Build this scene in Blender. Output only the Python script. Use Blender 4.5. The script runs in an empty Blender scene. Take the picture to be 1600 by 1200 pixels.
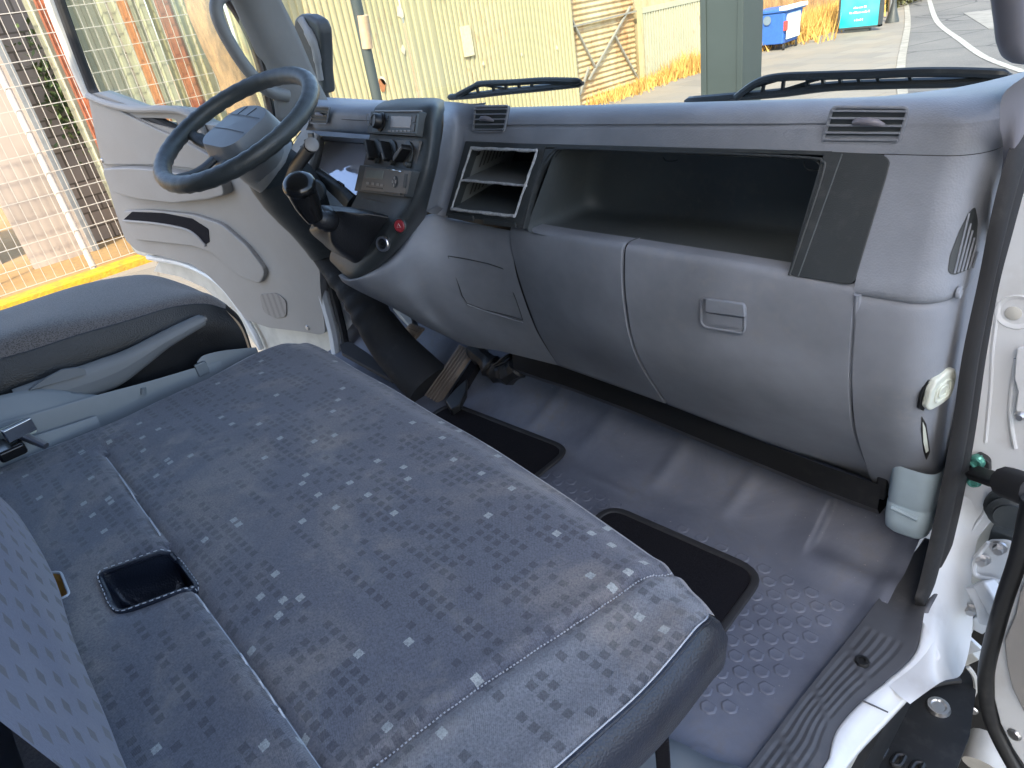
import bpy, bmesh, math, random
from mathutils import Vector, Matrix
random.seed(7)
sc = bpy.context.scene
COL = sc.collection
# ------------------------------------------------------------------ camera
F = 1050.0
def _basis():
    n = Vector((325, 1850, F)).normalized()
    l = Vector((-1135, -445, F)); l = (l - n * l.dot(n)).normalized()
    Z = -n; X = -l; Y = Z.cross(X)
    return X, Y, Z
BX, BY, BZ = _basis()
def ray(px, py):
    d = Vector((px - 800, py - 600, F))
    return Vector((BX.dot(d), BY.dot(d), BZ.dot(d)))
cam = bpy.data.objects.new('camera', bpy.data.cameras.new('camera'))
COL.objects.link(cam)
cam.data.sensor_width = 36; cam.data.lens = 36 * F / 1600
cam.data.clip_start = 0.02; cam.data.clip_end = 3000
rt = Vector((BX[0], BY[0], BZ[0])); dn = Vector((BX[1], BY[1], BZ[1])); fw = Vector((BX[2], BY[2], BZ[2]))
M = Matrix((rt, -dn, -fw)).transposed()
cam.matrix_world = M.to_4x4()
sc.camera = cam
# ------------------------------------------------------------------ light
SUN_DIR = Vector((0.42, -0.66, 0.62)).normalized()      # towards the sun
w = bpy.data.worlds.new('World'); sc.world = w; w.use_nodes = True
nt = w.node_tree
sky = nt.nodes.new('ShaderNodeTexSky'); sky.sky_type = 'NISHITA'; sky.sun_disc = False
sky.sun_elevation = math.asin(SUN_DIR.z); sky.sun_rotation = math.atan2(SUN_DIR.x, SUN_DIR.y)
sky.dust_density = 2.2; sky.ozone_density = .9; sky.air_density = .95
bg = nt.nodes['Background']; bg.inputs[1].default_value = 0.15
nt.links.new(sky.outputs[0], bg.inputs[0])
sl = bpy.data.lights.new('sun', 'SUN'); sl.energy = 2.0; sl.angle = math.radians(0.6); sl.color = (1, .88, .66)
so = bpy.data.objects.new('sun', sl); COL.objects.link(so)
so.rotation_euler = SUN_DIR.to_track_quat('Z', 'Y').to_euler(); so.location = SUN_DIR * 30
vs = sc.view_settings
vs.view_transform = 'Standard'; vs.look = 'None'; vs.gamma = 1; vs.exposure = 2.2; vs.use_curve_mapping = False
sc.cycles.max_bounces = 10; sc.cycles.diffuse_bounces = 5; sc.cycles.transparent_max_bounces = 12
# ------------------------------------------------------------------ helpers
WL = {}
def wloc(o):
    return WL.get(o.name, Vector((0, 0, 0))) if o else Vector((0, 0, 0))
def tag(o, label=None, cat=None, group=None, kind=None):
    if label: o['label'] = label
    if cat: o['category'] = cat
    if group: o['group'] = group
    if kind: o['kind'] = kind
    return o
def thing(name, label, cat, loc, group=None):
    o = bpy.data.objects.new(name, None); COL.objects.link(o); o.empty_display_size = .1
    o.location = loc; WL[o.name] = Vector(loc)
    return tag(o, label, cat, group)
def obj(name, V, Fc, mat, parent=None, smooth=35, bevel=0, solid=0, sub=0, seg=2, off=-1, loc=None, mats=None, fm=None):
    o0 = wloc(parent)
    lc = Vector(loc) if (loc is not None and parent is None) else Vector((0, 0, 0))
    b = o0 + lc
    me = bpy.data.meshes.new(name)
    me.from_pydata([tuple(Vector(v) - b) for v in V], [], [tuple(f) for f in Fc]); me.validate()
    bm = bmesh.new(); bm.from_mesh(me); bmesh.ops.recalc_face_normals(bm, faces=bm.faces)
    bm.to_mesh(me); bm.free()
    for m_ in (mats or [mat]): me.materials.append(m_)
    if fm:
        for i, k in enumerate(fm): me.polygons[i].material_index = k
    o = bpy.data.objects.new(name, me); COL.objects.link(o)
    o.location = lc
    if parent: o.parent = parent
    WL[o.name] = b
    if smooth:
        for p in me.polygons: p.use_smooth = True
        me.set_sharp_from_angle(angle=math.radians(smooth))
    if solid:
        m_ = o.modifiers.new('s', 'SOLIDIFY'); m_.thickness = solid; m_.offset = off
    if bevel:
        m_ = o.modifiers.new('b', 'BEVEL'); m_.width = bevel; m_.segments = seg; m_.limit_method = 'ANGLE'; m_.angle_limit = math.radians(30); m_.harden_normals = bool(smooth)
    if sub:
        m_ = o.modifiers.new('u', 'SUBSURF'); m_.levels = sub; m_.render_levels = sub
    return o
def P(px, py, x=None, y=None, z=None, pl=None):
    d = ray(px, py)
    if x is not None: return d * (x / d.x)
    if y is not None: return d * (y / d.y)
    if z is not None: return d * (z / d.z)
    p0, n = pl
    return d * (Vector(p0).dot(n) / d.dot(n))
def plane3(a, b, c):
    a, b, c = Vector(a), Vector(b), Vector(c)
    return (a, (b - a).cross(c - a).normalized())
def cat(pts, n, closed=False):
    """catmull-rom through pts (any dimension as Vector)"""
    out = []; L = len(pts)
    rng = L if closed else L - 1
    for i in range(rng):
        p1 = pts[i]; p2 = pts[(i + 1) % L]
        p0 = pts[(i - 1) % L] if (closed or i > 0) else p1
        p3 = pts[(i + 2) % L] if (closed or i < L - 2) else p2
        for k in range(n):
            t = k / n
            out.append(0.5 * ((2 * p1) + (p2 - p0) * t + (2 * p0 - 5 * p1 + 4 * p2 - p3) * t * t + (3 * p1 - p0 - 3 * p2 + p3) * t ** 3))
    if not closed: out.append(pts[-1].copy())
    return out
_bv = {}
def hit(grid_, px, py, out=0):
    from mathutils.bvhtree import BVHTree
    if id(grid_) not in _bv:
        g = MB().grid(grid_); _bv[id(grid_)] = (BVHTree.FromPolygons([tuple(v) for v in g.V], g.F), grid_)
    d = ray(px, py).normalized(); r = _bv[id(grid_)][0].ray_cast(Vector((0,0,0)), d)
    if r[0] is None: return near(grid_, px, py, out)
    n = r[1] if r[1].dot(d) < 0 else -r[1]
    return r[0] + n*out
def surf_patch(name, grid_, pix, out, mat, parent, rnd=6, rings=5):
    lp = round_loop([Vector((a, b, 0)) for a, b in pix], rnd, 4); c = sum(lp, Vector())/len(lp); k = len(lp)
    dl = []
    for i in range(k):
        for t in (0, .5): dl.append(lp[i].lerp(lp[(i+1) % k], t))
    rws = [[hit(grid_, p.x, p.y, -.001) for p in dl + dl[:1]]]
    for j in range(rings + 1):
        t = 1 - j/rings; t = max(t, .001); rws.append([hit(grid_, c.x + (p.x-c.x)*t, c.y + (p.y-c.y)*t, out) for p in dl + dl[:1]])
    return MB().grid(rws).build(name, mat, parent, smooth=60)
def near(grid_, px, py, out=.002):
    d = ray(px, py).normalized(); best = None
    for r in grid_:
        for p in r:
            e = (p - d*p.dot(d)).length
            if best is None or e < best[0]: best = (e, p)
    return d*(best[1].dot(d) - out)
class MB:
    def __init__(s): s.V = []; s.F = []
    def add(s, V, Fc):
        k = len(s.V); s.V += [Vector(v) for v in V]; s.F += [tuple(i + k for i in f) for f in Fc]; return s
    def box(s, a, b):
        x0, y0, z0 = [min(a[i], b[i]) for i in range(3)]; x1, y1, z1 = [max(a[i], b[i]) for i in range(3)]
        return s.add([(x0,y0,z0),(x1,y0,z0),(x1,y1,z0),(x0,y1,z0),(x0,y0,z1),(x1,y0,z1),(x1,y1,z1),(x0,y1,z1)],
                     [(0,3,2,1),(4,5,6,7),(0,1,5,4),(1,2,6,5),(2,3,7,6),(3,0,4,7)])
    def obox(s, c, ax, ay, az):
        """oriented box: centre and three half vectors"""
        c, ax, ay, az = map(Vector, (c, ax, ay, az))
        v = [c + ax * i + ay * j + az * k for k in (-1, 1) for (i, j) in ((-1,-1),(1,-1),(1,1),(-1,1))]
        return s.add(v, [(0,3,2,1),(4,5,6,7),(0,1,5,4),(1,2,6,5),(2,3,7,6),(3,0,4,7)])
    def bar(s, a, b, w, h, up=(0, 0, 1)):
        a, b = Vector(a), Vector(b); d = (b - a); L = d.length; d.normalize()
        sd = d.cross(Vector(up)); 
        if sd.length < 1e-4: sd = d.cross(Vector((1, 0, 0)))
        sd.normalize(); u = sd.cross(d)
        return s.obox((a + b) / 2, d * L / 2, sd * w / 2, u * h / 2)
    def tube(s, pts, r, n=10, closed=False, caps=True, sq=1.0, up=None):
        pts = [Vector(p) for p in pts]; L = len(pts)
        rs = r if hasattr(r, '__len__') else [r] * L
        rings = []; prev = None
        for i, p in enumerate(pts):
            if closed: t = pts[(i + 1) % L] - pts[i - 1]
            else: t = pts[min(i + 1, L - 1)] - pts[max(i - 1, 0)]
            t.normalize()
            if up is not None: a = t.cross(Vector(up)).normalized()
            elif prev is None:
                a = t.cross(Vector((0, 0, 1)))
                if a.length < .1: a = t.cross(Vector((1, 0, 0)))
                a.normalize()
            else: a = (prev - t * prev.dot(t)).normalized()
            prev = a; b = t.cross(a)
            rings.append([p + (a * math.cos(2*math.pi*k/n) + b * sq * math.sin(2*math.pi*k/n)) * rs[i] for k in range(n)])
        k0 = len(s.V); s.V += [v for q in rings for v in q]
        for i in range(L if closed else L - 1):
            j = (i + 1) % L
            for k in range(n):
                s.F.append((k0+i*n+k, k0+i*n+(k+1)%n, k0+j*n+(k+1)%n, k0+j*n+k))
        if caps and not closed:
            s.F.append(tuple(k0+k for k in range(n))[::-1]); s.F.append(tuple(k0+(L-1)*n+k for k in range(n)))
        return s
    def lathe(s, prof, o, axis, n=24, caps=True):
        """prof [(r,h)], origin, axis"""
        o = Vector(o); ax = Vector(axis).normalized(); a = ax.cross(Vector((0.13, .2, 1))).normalized(); b = ax.cross(a)
        k0 = len(s.V)
        for r, h in prof:
            for k in range(n):
                t = 2*math.pi*k/n; s.V.append(o + ax*h + (a*math.cos(t)+b*math.sin(t))*r)
        for i in range(len(prof)-1):
            for k in range(n): s.F.append((k0+i*n+k, k0+i*n+(k+1)%n, k0+(i+1)*n+(k+1)%n, k0+(i+1)*n+k))
        if caps:
            s.F.append(tuple(k0+k for k in range(n))[::-1]); s.F.append(tuple(k0+(len(prof)-1)*n+k for k in range(n)))
        return s
    def prism(s, loop, ext):
        loop = [Vector(p) for p in loop]; ext = Vector(ext); n = len(loop)
        return s.add(loop + [p + ext for p in loop], [tuple(range(n)), tuple(range(2*n-1, n-1, -1))] + [(i, (i+1) % n, n+(i+1) % n, n+i) for i in range(n)])
    def grid(s, rows):
        m = len(rows[0]); k0 = len(s.V)
        for r in rows: s.V += [Vector(p) for p in r]
        for i in range(len(rows)-1):
            for j in range(m-1): s.F.append((k0+i*m+j, k0+i*m+j+1, k0+(i+1)*m+j+1, k0+(i+1)*m+j))
        return s
    def build(s, name, mat, parent=None, **k): return obj(name, s.V, s.F, mat, parent, **k)
def smooth_rows(rows, nu, nv):
    """rows of Vectors -> finer catmull grid"""
    a = [cat(r, nv) for r in rows]
    cols = [[a[i][j] for i in range(len(a))] for j in range(len(a[0]))]
    b = [cat(c, nu) for c in cols]
    return [[b[j][i] for j in range(len(b))] for i in range(len(b[0]))]
def round_loop(pts, r, n=4):
    """round the corners of a closed polygon"""
    out = []; L = len(pts)
    for i in range(L):
        p = Vector(pts[i]); a = Vector(pts[i-1]) - p; b = Vector(pts[(i+1) % L]) - p
        k = min(r, a.length*.45, b.length*.45)
        pa = p + a.normalized()*k; pb = p + b.normalized()*k
        for j in range(n+1):
            t = j/n; out.append(pa*(1-t)**2 + p*2*t*(1-t) + pb*t*t)
    return out
def plate(name, pix, pl, th, mat, parent=None, bevel=.001, rnd=0, front=0, **k):
    """a slab whose face lies in plane pl; th goes away from the camera side"""
    kw = {pl[0]: pl[1]} if isinstance(pl[0], str) else {'pl': pl}
    loop = [P(a, b, **kw) for a, b in pix]
    if rnd: loop = round_loop(loop, rnd)
    n = {'x': Vector((1,0,0)), 'y': Vector((0,1,0)), 'z': Vector((0,0,1))}[pl[0]] if isinstance(pl[0], str) else Vector(pl[1]).normalized()
    if n.dot(loop[0]) < 0: n = -n
    if front: loop = [p - n*front for p in loop]
    return MB().prism(loop, n*th).build(name, mat, parent, bevel=bevel, **k)
# ------------------------------------------------------------------ materials
def srgb(r, g, b):
    f = lambda c: (c/255/12.92 if c/255 <= .04045 else ((c/255+.055)/1.055)**2.4)
    return (f(r), f(g), f(b), 1)
class NT:
    def __init__(s, name):
        s.m = bpy.data.materials.new(name); s.m.use_nodes = True; s.t = s.m.node_tree
        s.b = s.t.nodes['Principled BSDF']; s.out = s.t.nodes['Material Output']
        s.co = s.n('ShaderNodeTexCoord').outputs['Object']
    def n(s, t, **k):
        q = s.t.nodes.new(t)
        for a, v in k.items():
            if a.startswith('i_'): q.inputs[a[2:]].default_value = v
            else: setattr(q, a, v)
        return q
    def l(s, a, b): s.t.links.new(a, b)
    def math(s, op, a, b=None, c=None):
        q = s.n('ShaderNodeMath', operation=op)
        for i, v in enumerate((a, b, c)):
            if v is None: continue
            if isinstance(v, (int, float)): q.inputs[i].default_value = v
            else: s.l(v, q.inputs[i])
        return q.outputs[0]
    def mapping(s, sc_=(1,1,1), rot=(0,0,0), src=None):
        q = s.n('ShaderNodeMapping'); q.inputs['Scale'].default_value = sc_; q.inputs['Rotation'].default_value = rot
        s.l(src or s.co, q.inputs[0]); return q.outputs[0]
    def noise(s, scale, detail=3, rough=.5, src=None, dist=0):
        q = s.n('ShaderNodeTexNoise'); q.inputs['Scale'].default_value = scale; q.inputs['Detail'].default_value = detail
        q.inputs['Roughness'].default_value = rough; q.inputs['Distortion'].default_value = dist
        s.l(src or s.co, q.inputs['Vector']); return q.outputs[0]
    def vor(s, scale, src=None, feat='F1', out=0):
        q = s.n('ShaderNodeTexVoronoi', feature=feat); q.inputs['Scale'].default_value = scale
        s.l(src or s.co, q.inputs['Vector']); return q.outputs[out]
    def ramp(s, f, a, b, smooth=False):
        q = s.n('ShaderNodeMapRange'); q.inputs['From Min'].default_value = a; q.inputs['From Max'].default_value = b
        if smooth: q.interpolation_type = 'SMOOTHSTEP'
        s.l(f, q.inputs[0]); return q.outputs[0]
    def mix(s, f, a, b, mode='MIX'):
        q = s.n('ShaderNodeMix', data_type='RGBA', blend_type=mode)
        for i, v in ((0, f), (6, a), (7, b)):
            if isinstance(v, (int, float)): q.inputs[i].default_value = v
            elif isinstance(v, (tuple, list)): q.inputs[i].default_value = v
            else: s.l(v, q.inputs[i])
        return q.outputs[2]
    def bump(s, h, dist, strength=1.0, normal=None):
        q = s.n('ShaderNodeBump'); q.inputs['Distance'].default_value = dist; q.inputs['Strength'].default_value = strength
        s.l(h, q.inputs['Height'])
        if normal: s.l(normal, q.inputs['Normal'])
        s.l(q.outputs[0], s.b.inputs['Normal']); return q.outputs[0]
    def base(s, c):
        if isinstance(c, (tuple, list)): s.b.inputs['Base Color'].default_value = c
        else: s.l(c, s.b.inputs['Base Color'])
    def rough(s, r):
        if isinstance(r, (int, float)): s.b.inputs['Roughness'].default_value = r
        else: s.l(r, s.b.inputs['Roughness'])
def sc3(c, k): return (c[0]*k, c[1]*k, c[2]*k, 1)
def plastic(name, col, rough=.5, grain=900, gb=.0003, var=.18, spec=.5, dust=.15, dustc=(.32,.31,.29,1)):
    m = NT(name); n1 = m.noise(7, 4, .6); n2 = m.noise(60, 3, .6)
    c = m.mix(m.ramp(n1, .3, .7), sc3(col, 1-var), sc3(col, 1+var))
    if dust:
        d = m.math('MULTIPLY', m.ramp(n2, .5, .8), m.ramp(m.noise(5, 3, .6, dist=.6), .45, .75)); c = m.mix(m.math('MULTIPLY', d, dust), c, dustc)
    m.base(c); m.rough(m.math('ADD', m.math('MULTIPLY', n1, .2), rough-.1)); m.b.inputs['Specular IOR Level'].default_value = spec
    if grain:
        v = m.vor(grain); m.bump(v, gb, .5)
    return m.m
def simple(name, col, rough=.5, metal=0, spec=.5, bump=None, var=.1, nscale=20):
    m = NT(name); n = m.noise(nscale, 3)
    m.base(m.mix(m.ramp(n, .3, .7), sc3(col, 1-var), sc3(col, 1+var))); m.rough(rough); m.b.inputs['Metallic'].default_value = metal
    m.b.inputs['Specular IOR Level'].default_value = spec
    if bump: m.bump(m.noise(bump[0], 3), bump[1], .6)
    return m.m
GREY = (.240, .264, .300, 1)
MT = {}
MT['dash'] = plastic('grey dash plastic', GREY, .54, 420, .0006, spec=.38, dust=.25)
MT['dashlow'] = plastic('grey lower dash plastic', (.225,.245,.278,1), .56, 900, .0004, spec=.38, dust=.45)
MT['dark'] = plastic('charcoal plastic', (.035,.042,.045,1), .5, 900, .0003, .12)
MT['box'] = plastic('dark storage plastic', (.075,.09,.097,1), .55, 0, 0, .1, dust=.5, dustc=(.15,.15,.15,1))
MT['black'] = plastic('black plastic', (.012,.013,.014,1), .42, 0, 0, .1, dust=.1)
MT['gloss'] = plastic('glossy black knob', (.008,.008,.008,1), .2, 0, 0, .05, dust=0)
MT['blackrub'] = plastic('black rubber', (.014,.015,.017,1), .75, 1400, .0003, .15, dust=.15)
MT['doorp'] = plastic('warm grey door plastic', (.25,.245,.235,1), .55, 700, .0003, .06)
MT['pillar'] = plastic('grey pillar trim', (.2,.21,.215,1), .5, 900, .0002, .08)
MT['lav'] = plastic('lavender grey handle plastic', (.2,.2,.23,1), .4, 0, 0, .08)
MT['console'] = plastic('pale blue grey console plastic', (.2,.225,.24,1), .4, 0, 0, .08)
MT['cream'] = simple('aged off white plastic', (.62,.66,.58,1), .4)
MT['bottle'] = simple('translucent washer bottle', (.36,.46,.52,1), .35)
MT['silver'] = simple('chrome', (.7,.7,.7,1), .12, 1)
MT['steel'] = simple('brushed steel', (.55,.55,.55,1), .32, 1)
MT['pad'] = plastic('worn pedal rubber', (.24,.2,.165,1), .55, 0, 0, .3)
MT['greenz'] = simple('green zinc bolt', (.1,.32,.26,1), .3, .6)
MT['red'] = simple('red button', (.3,.03,.04,1), .35)
MT['lcd'] = simple('grey display', (.17,.14,.13,1), .25)
MT['lcd2'] = simple('green grey display', (.22,.24,.22,1), .25)
MT['btn'] = simple('button grey', (.22,.21,.2,1), .4)
MT['foam'] = simple('yellow seat foam', (.55,.28,.06,1), .9)
MT['thread'] = simple('pale thread', (.5,.52,.55,1), .8)
MT['duct'] = plastic('duct grey plastic', (.16,.175,.18,1), .6, 0, 0, .1)
MT['rawedge'] = simple('cut plastic edge', (.42,.44,.45,1), .7, var=.25, nscale=200)
# painted white metal
m = NT('white paint'); n = m.noise(14, 4, .6)
m.base(m.mix(m.math('MULTIPLY', m.ramp(n, .55, .8), .5), (.60,.63,.65,1), (.4,.39,.37,1))); m.rough(.28); m.b.inputs['Coat Weight'].default_value = .3
MT['white'] = m.m
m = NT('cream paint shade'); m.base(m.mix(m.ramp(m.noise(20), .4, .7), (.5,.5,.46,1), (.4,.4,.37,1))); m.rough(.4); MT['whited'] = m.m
# leather
def leather(name, col, rough=.38):
    m = NT(name); v = m.vor(420); 
    nn = m.noise(9, 3); m.base(m.mix(m.ramp(nn, .35, .7), sc3(col, .75), sc3(col, 1.4))); m.rough(m.math('ADD', m.math('MULTIPLY', nn, .25), rough-.12))
    b = m.bump(m.noise(14, 3), .003, .5); m.bump(v, .0008, .5, b); return m.m
MT['leather'] = leather('navy vinyl', (.013,.017,.028,1), .34)
MT['leatherb'] = leather('black vinyl', (.012,.013,.015,1), .42)
# seat fabric
def fabric(name, base, rot=0, light=.945, wear=.5, cell=.0145, angle=0.0):
    m = NT(name)
    mp = m.mapping((1/cell, 1/(cell*.95), 1), (0, 0, angle)); sep = m.n('ShaderNodeSeparateXYZ'); m.l(mp, sep.inputs[0])
    cx, cy = sep.outputs[0], sep.outputs[1]
    fx, fy = m.math('FRACT', cx), m.math('FRACT', cy); ix, iy = m.math('FLOOR', cx), m.math('FLOOR', cy)
    ex = m.math('ABSOLUTE', m.math('SUBTRACT', fx, .5)); ey = m.math('ABSOLUTE', m.math('SUBTRACT', fy, .5))
    nz = m.math('MULTIPLY', m.math('SUBTRACT', m.noise(700, 1), .5), .16)
    sq = m.math('LESS_THAN', m.math('ADD', m.math('MAXIMUM', ex, ey), nz), .31)
    cm = m.n('ShaderNodeCombineXYZ'); m.l(ix, cm.inputs[0]); m.l(iy, cm.inputs[1])
    wn = m.n('ShaderNodeTexWhiteNoise', noise_dimensions='3D'); m.l(cm.outputs[0], wn.inputs[0])
    wr = m.n('ShaderNodeTexWhiteNoise', noise_dimensions='1D'); m.l(iy, wr.inputs['W'])
    r = wn.outputs[0]
    rowdark = m.math('GREATER_THAN', wr.outputs[0], .25)
    darkm = m.math('MULTIPLY', m.math('MULTIPLY', m.math('LESS_THAN', r, .55), rowdark), sq)
    rowl = m.math('LESS_THAN', wr.outputs[0], .62)
    lightm = m.math('MULTIPLY', m.math('MULTIPLY', m.math('GREATER_THAN', r, light), rowl), sq)
    # faded patches
    big = m.noise(5.5, 5, .62, dist=.8); dirt = m.ramp(big, .45, .68, True); fine = m.noise(420, 3, .7)
    streak = m.noise(1, 3, .6, src=m.mapping((60, 900, 60)))
    twill = m.n('ShaderNodeTexWave', wave_type='BANDS', bands_direction='DIAGONAL'); twill.inputs['Scale'].default_value = 260; m.l(m.co, twill.inputs[0])
    c = m.mix(m.ramp(fine, .3, .7), sc3(base, .6), sc3(base, 1.42))
    c = m.mix(m.math('MULTIPLY', twill.outputs[1], .3), c, sc3(base, 1.5))
    d2 = m.math('MULTIPLY', m.ramp(m.noise(13, 6, .7, dist=.4), .5, .68, True), m.ramp(m.noise(3, 2), .42, .6)); c = m.mix(m.math('MULTIPLY', d2, wear*.6), c, (.36,.33,.28,1))
    c = m.mix(m.math('MULTIPLY', m.math('MULTIPLY', dirt, wear), m.ramp(fine, .2, .75)), c, (.31,.27,.225,1))
    c = m.mix(m.math('MULTIPLY', darkm, m.math('SUBTRACT', .46, m.math('MULTIPLY', dirt, .16))), c, (.03,.033,.038,1))
    c = m.mix(m.math('MULTIPLY', lightm, m.ramp(fine, .1, .6)), c, (.4,.42,.4,1))
    m.base(c); m.rough(.92); m.b.inputs['Specular IOR Level'].default_value = .15
    m.b.inputs['Sheen Weight'].default_value = .35; m.b.inputs['Sheen Roughness'].default_value = .5
    b = m.bump(m.noise(11, 3), .004, .5)
    m.bump(m.math('ADD', fine, m.math('MULTIPLY', twill.outputs[1], .8)), .0006, .5, b)
    return m.m
SEATC = (.112, .116, .137, 1)
MT['seat'] = fabric('patterned blue seat cloth', SEATC, wear=.85)
MT['seatworn'] = fabric('faded bolster cloth', (.16,.168,.185,1), wear=.95, light=.975)
m = NT('blue backrest cloth')
mp = m.mapping((26, 1, 34)); sep = m.n('ShaderNodeSeparateXYZ'); m.l(mp, sep.inputs[0])
fx = m.math('FRACT', m.math('ADD', sep.outputs[0], m.math('MULTIPLY', m.math('FLOOR', sep.outputs[2]), .37))); fz = m.math('FRACT', sep.outputs[2])
sq = m.math('LESS_THAN', m.math('MAXIMUM', m.math('ABSOLUTE', m.math('SUBTRACT', fx, .5)), m.math('ABSOLUTE', m.math('SUBTRACT', fz, .5))), .2)
fine = m.noise(420, 3, .7); c = m.mix(m.ramp(fine, .3, .7), (.05,.062,.112,1), (.082,.098,.16,1))
c = m.mix(m.math('MULTIPLY', m.ramp(m.noise(5, 4), .5, .7), .3), c, (.22,.22,.24,1))
c = m.mix(m.math('MULTIPLY', sq, .92), c, (.015,.018,.03,1)); m.base(c); m.rough(.9); m.bump(fine, .0005, .5); m.b.inputs['Sheen Weight'].default_value = .3
MT['backcloth'] = m.m
# driver's seat mesh cloth
m = NT('grey mesh cloth'); v = m.n('ShaderNodeTexVoronoi'); v.inputs['Scale'].default_value = 420; m.l(m.co, v.inputs['Vector'])
m.base(m.mix(m.ramp(v.outputs[0], .1, .6), (.04,.036,.034,1), (.2,.172,.155,1))); m.rough(.85); m.bump(v.outputs[0], .0006, .5); m.b.inputs['Sheen Weight'].default_value = .25
MT['meshcloth'] = m.m
# floor vinyl
m = NT('blue grey floor vinyl'); n1 = m.noise(6, 5, .65, dist=.5); n2 = m.noise(45, 4, .7); n3 = m.noise(500, 2)
c = m.mix(m.ramp(n1, .35, .65), (.105,.12,.160,1), (.16,.178,.222,1))
c = m.mix(m.math('MULTIPLY', m.math('MULTIPLY', m.ramp(n2, .45, .75), m.ramp(n1, .45, .7)), .55), c, (.17,.15,.13,1))
c = m.mix(m.math('MULTIPLY', m.math('GREATER_THAN', m.noise(160, 2, .6), .74), .8), c, (.36,.35,.33,1))
m.base(c); m.rough(m.math('ADD', m.math('MULTIPLY', n2, .3), .36)); b = m.bump(n1, .004, .4); m.bump(n3, .0003, .4, b)
MT['vinyl'] = m.m
MT['sill'] = plastic('worn sill plastic', (.075,.08,.09,1), .45, 0, 0, .25, dust=.7, dustc=(.2,.19,.18,1))
m = NT('black carpet'); f_ = m.noise(600, 3, .7); m.base(m.mix(m.ramp(f_, .3, .7), (.006,.006,.008,1), (.02,.02,.024,1))); m.rough(1); m.bump(f_, .001, .6); m.b.inputs['Specular IOR Level'].default_value = .1
MT['carpet'] = m.m
MT['mathem'] = plastic('mat binding', (.022,.023,.026,1), .7, 0, 0, .1)
# glass
def glass(name, tint=(1,1,1,1), gl=.06):
    m = bpy.data.materials.new(name); m.use_nodes = True; t = m.node_tree; t.nodes.clear()
    o = t.nodes.new('ShaderNodeOutputMaterial'); mx = t.nodes.new('ShaderNodeMixShader'); tr = t.nodes.new('ShaderNodeBsdfTransparent'); g = t.nodes.new('ShaderNodeBsdfGlossy')
    tr.inputs[0].default_value = tint; g.inputs['Roughness'].default_value = .02; g.inputs[0].default_value = (.9,.95,1,1)
    lw = t.nodes.new('ShaderNodeFresnel'); lw.inputs[0].default_value = 1.3
    mm = t.nodes.new('ShaderNodeMath'); mm.operation = 'MULTIPLY'; mm.inputs[1].default_value = gl*6; t.links.new(lw.outputs[0], mm.inputs[0])
    t.links.new(mm.outputs[0], mx.inputs[0]); t.links.new(tr.outputs[0], mx.inputs[1]); t.links.new(g.outputs[0], mx.inputs[2]); t.links.new(mx.outputs[0], o.inputs[0])
    return m
MT['glass'] = glass('clear glass', (.93,.97,.95,1), .02)
MT['mirror'] = simple('mirror glass', (.8,.8,.8,1), .02, 1)
# ================================================================== STREET
G = -2.0
def ground_mat():
    m = NT('dry ochre ground'); n1 = m.noise(.9, 6, .65); n2 = m.noise(14, 5, .7)
    c = m.mix(m.ramp(n1, .35, .65), (.33,.19,.06,1), (.4,.26,.11,1)); c = m.mix(m.ramp(n2, .4, .75), c, (.24,.17,.09,1))
    m.base(c); m.rough(.95); m.bump(n2, .03, .5); return m.m
def slab_mat():
    m = NT('concrete pavement tiles'); n1 = m.noise(.8, 5, .6); n2 = m.noise(25, 4, .7)
    br = m.n('ShaderNodeTexBrick'); br.inputs['Scale'].default_value = 1.0; br.offset = .5
    br.inputs['Brick Width'].default_value = .9; br.inputs['Row Height'].default_value = .6; br.inputs['Mortar Size'].default_value = .012
    br.inputs['Color1'].default_value = (.22,.205,.175,1); br.inputs['Color2'].default_value = (.165,.155,.135,1); br.inputs['Mortar'].default_value = (.14,.13,.11,1)
    m.l(m.mapping((1,1,1), (0,0,.32)), br.inputs[0])
    c = m.mix(m.math('MULTIPLY', m.ramp(n1, .4, .65), .6), br.outputs[0], (.25,.21,.15,1)); c = m.mix(m.math('MULTIPLY', m.ramp(n2, .45, .8), .4), c, (.17,.16,.14,1))
    m.base(c); m.rough(.9); m.bump(n2, .01, .4); return m.m
def asphalt_mat():
    m = NT('worn asphalt'); n1 = m.noise(.7, 5, .65); n2 = m.noise(60, 3, .7)
    c = m.mix(m.ramp(n1, .35, .65), (.08,.08,.08,1), (.125,.122,.115,1)); c = m.mix(m.math('MULTIPLY', m.ramp(n2, .4, .8), .5), c, (.24,.23,.21,1))
    v = m.vor(.45, feat='DISTANCE_TO_EDGE'); c = m.mix(m.math('MULTIPLY', m.math('LESS_THAN', v, .012), .8), c, (.04,.04,.04,1))
    m.base(c); m.rough(.9); m.bump(n2, .01, .4); return m.m
MT['ground'] = ground_mat(); MT['slab'] = slab_mat(); MT['asphalt'] = asphalt_mat()
MT['kerb'] = simple('kerb concrete', (.25,.24,.21,1), .9, bump=(40,.01), nscale=4, var=.2)
MT['paint'] = simple('worn road paint', (.3,.3,.28,1), .85, var=.3, nscale=9)
def quad(V, name, mat, **k): return tag(obj(name, V, [tuple(range(len(V)))], mat, smooth=0), **k)
quad([(-900,-900,G),(900,-900,G),(900,900,G),(-900,900,G)], 'ground', MT['ground'], kind='structure')
kl = [(5.5,-12), (3.6,-5), (1.4,2), (-.9,6.5), (-3.52,10.96), (-7.3,22.5), (-12.5,37), (-24,66)]
kl = [Vector((a, b, 0)) for a, b in kl]; kl = cat(kl, 5)
rows = [[(-9.05 if p.y < 18 else -9.05 + (p.x - (-5.9)) * .9, p.y, G + .02) for p in kl], [(p.x, p.y, G + .02) for p in kl]]
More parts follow.
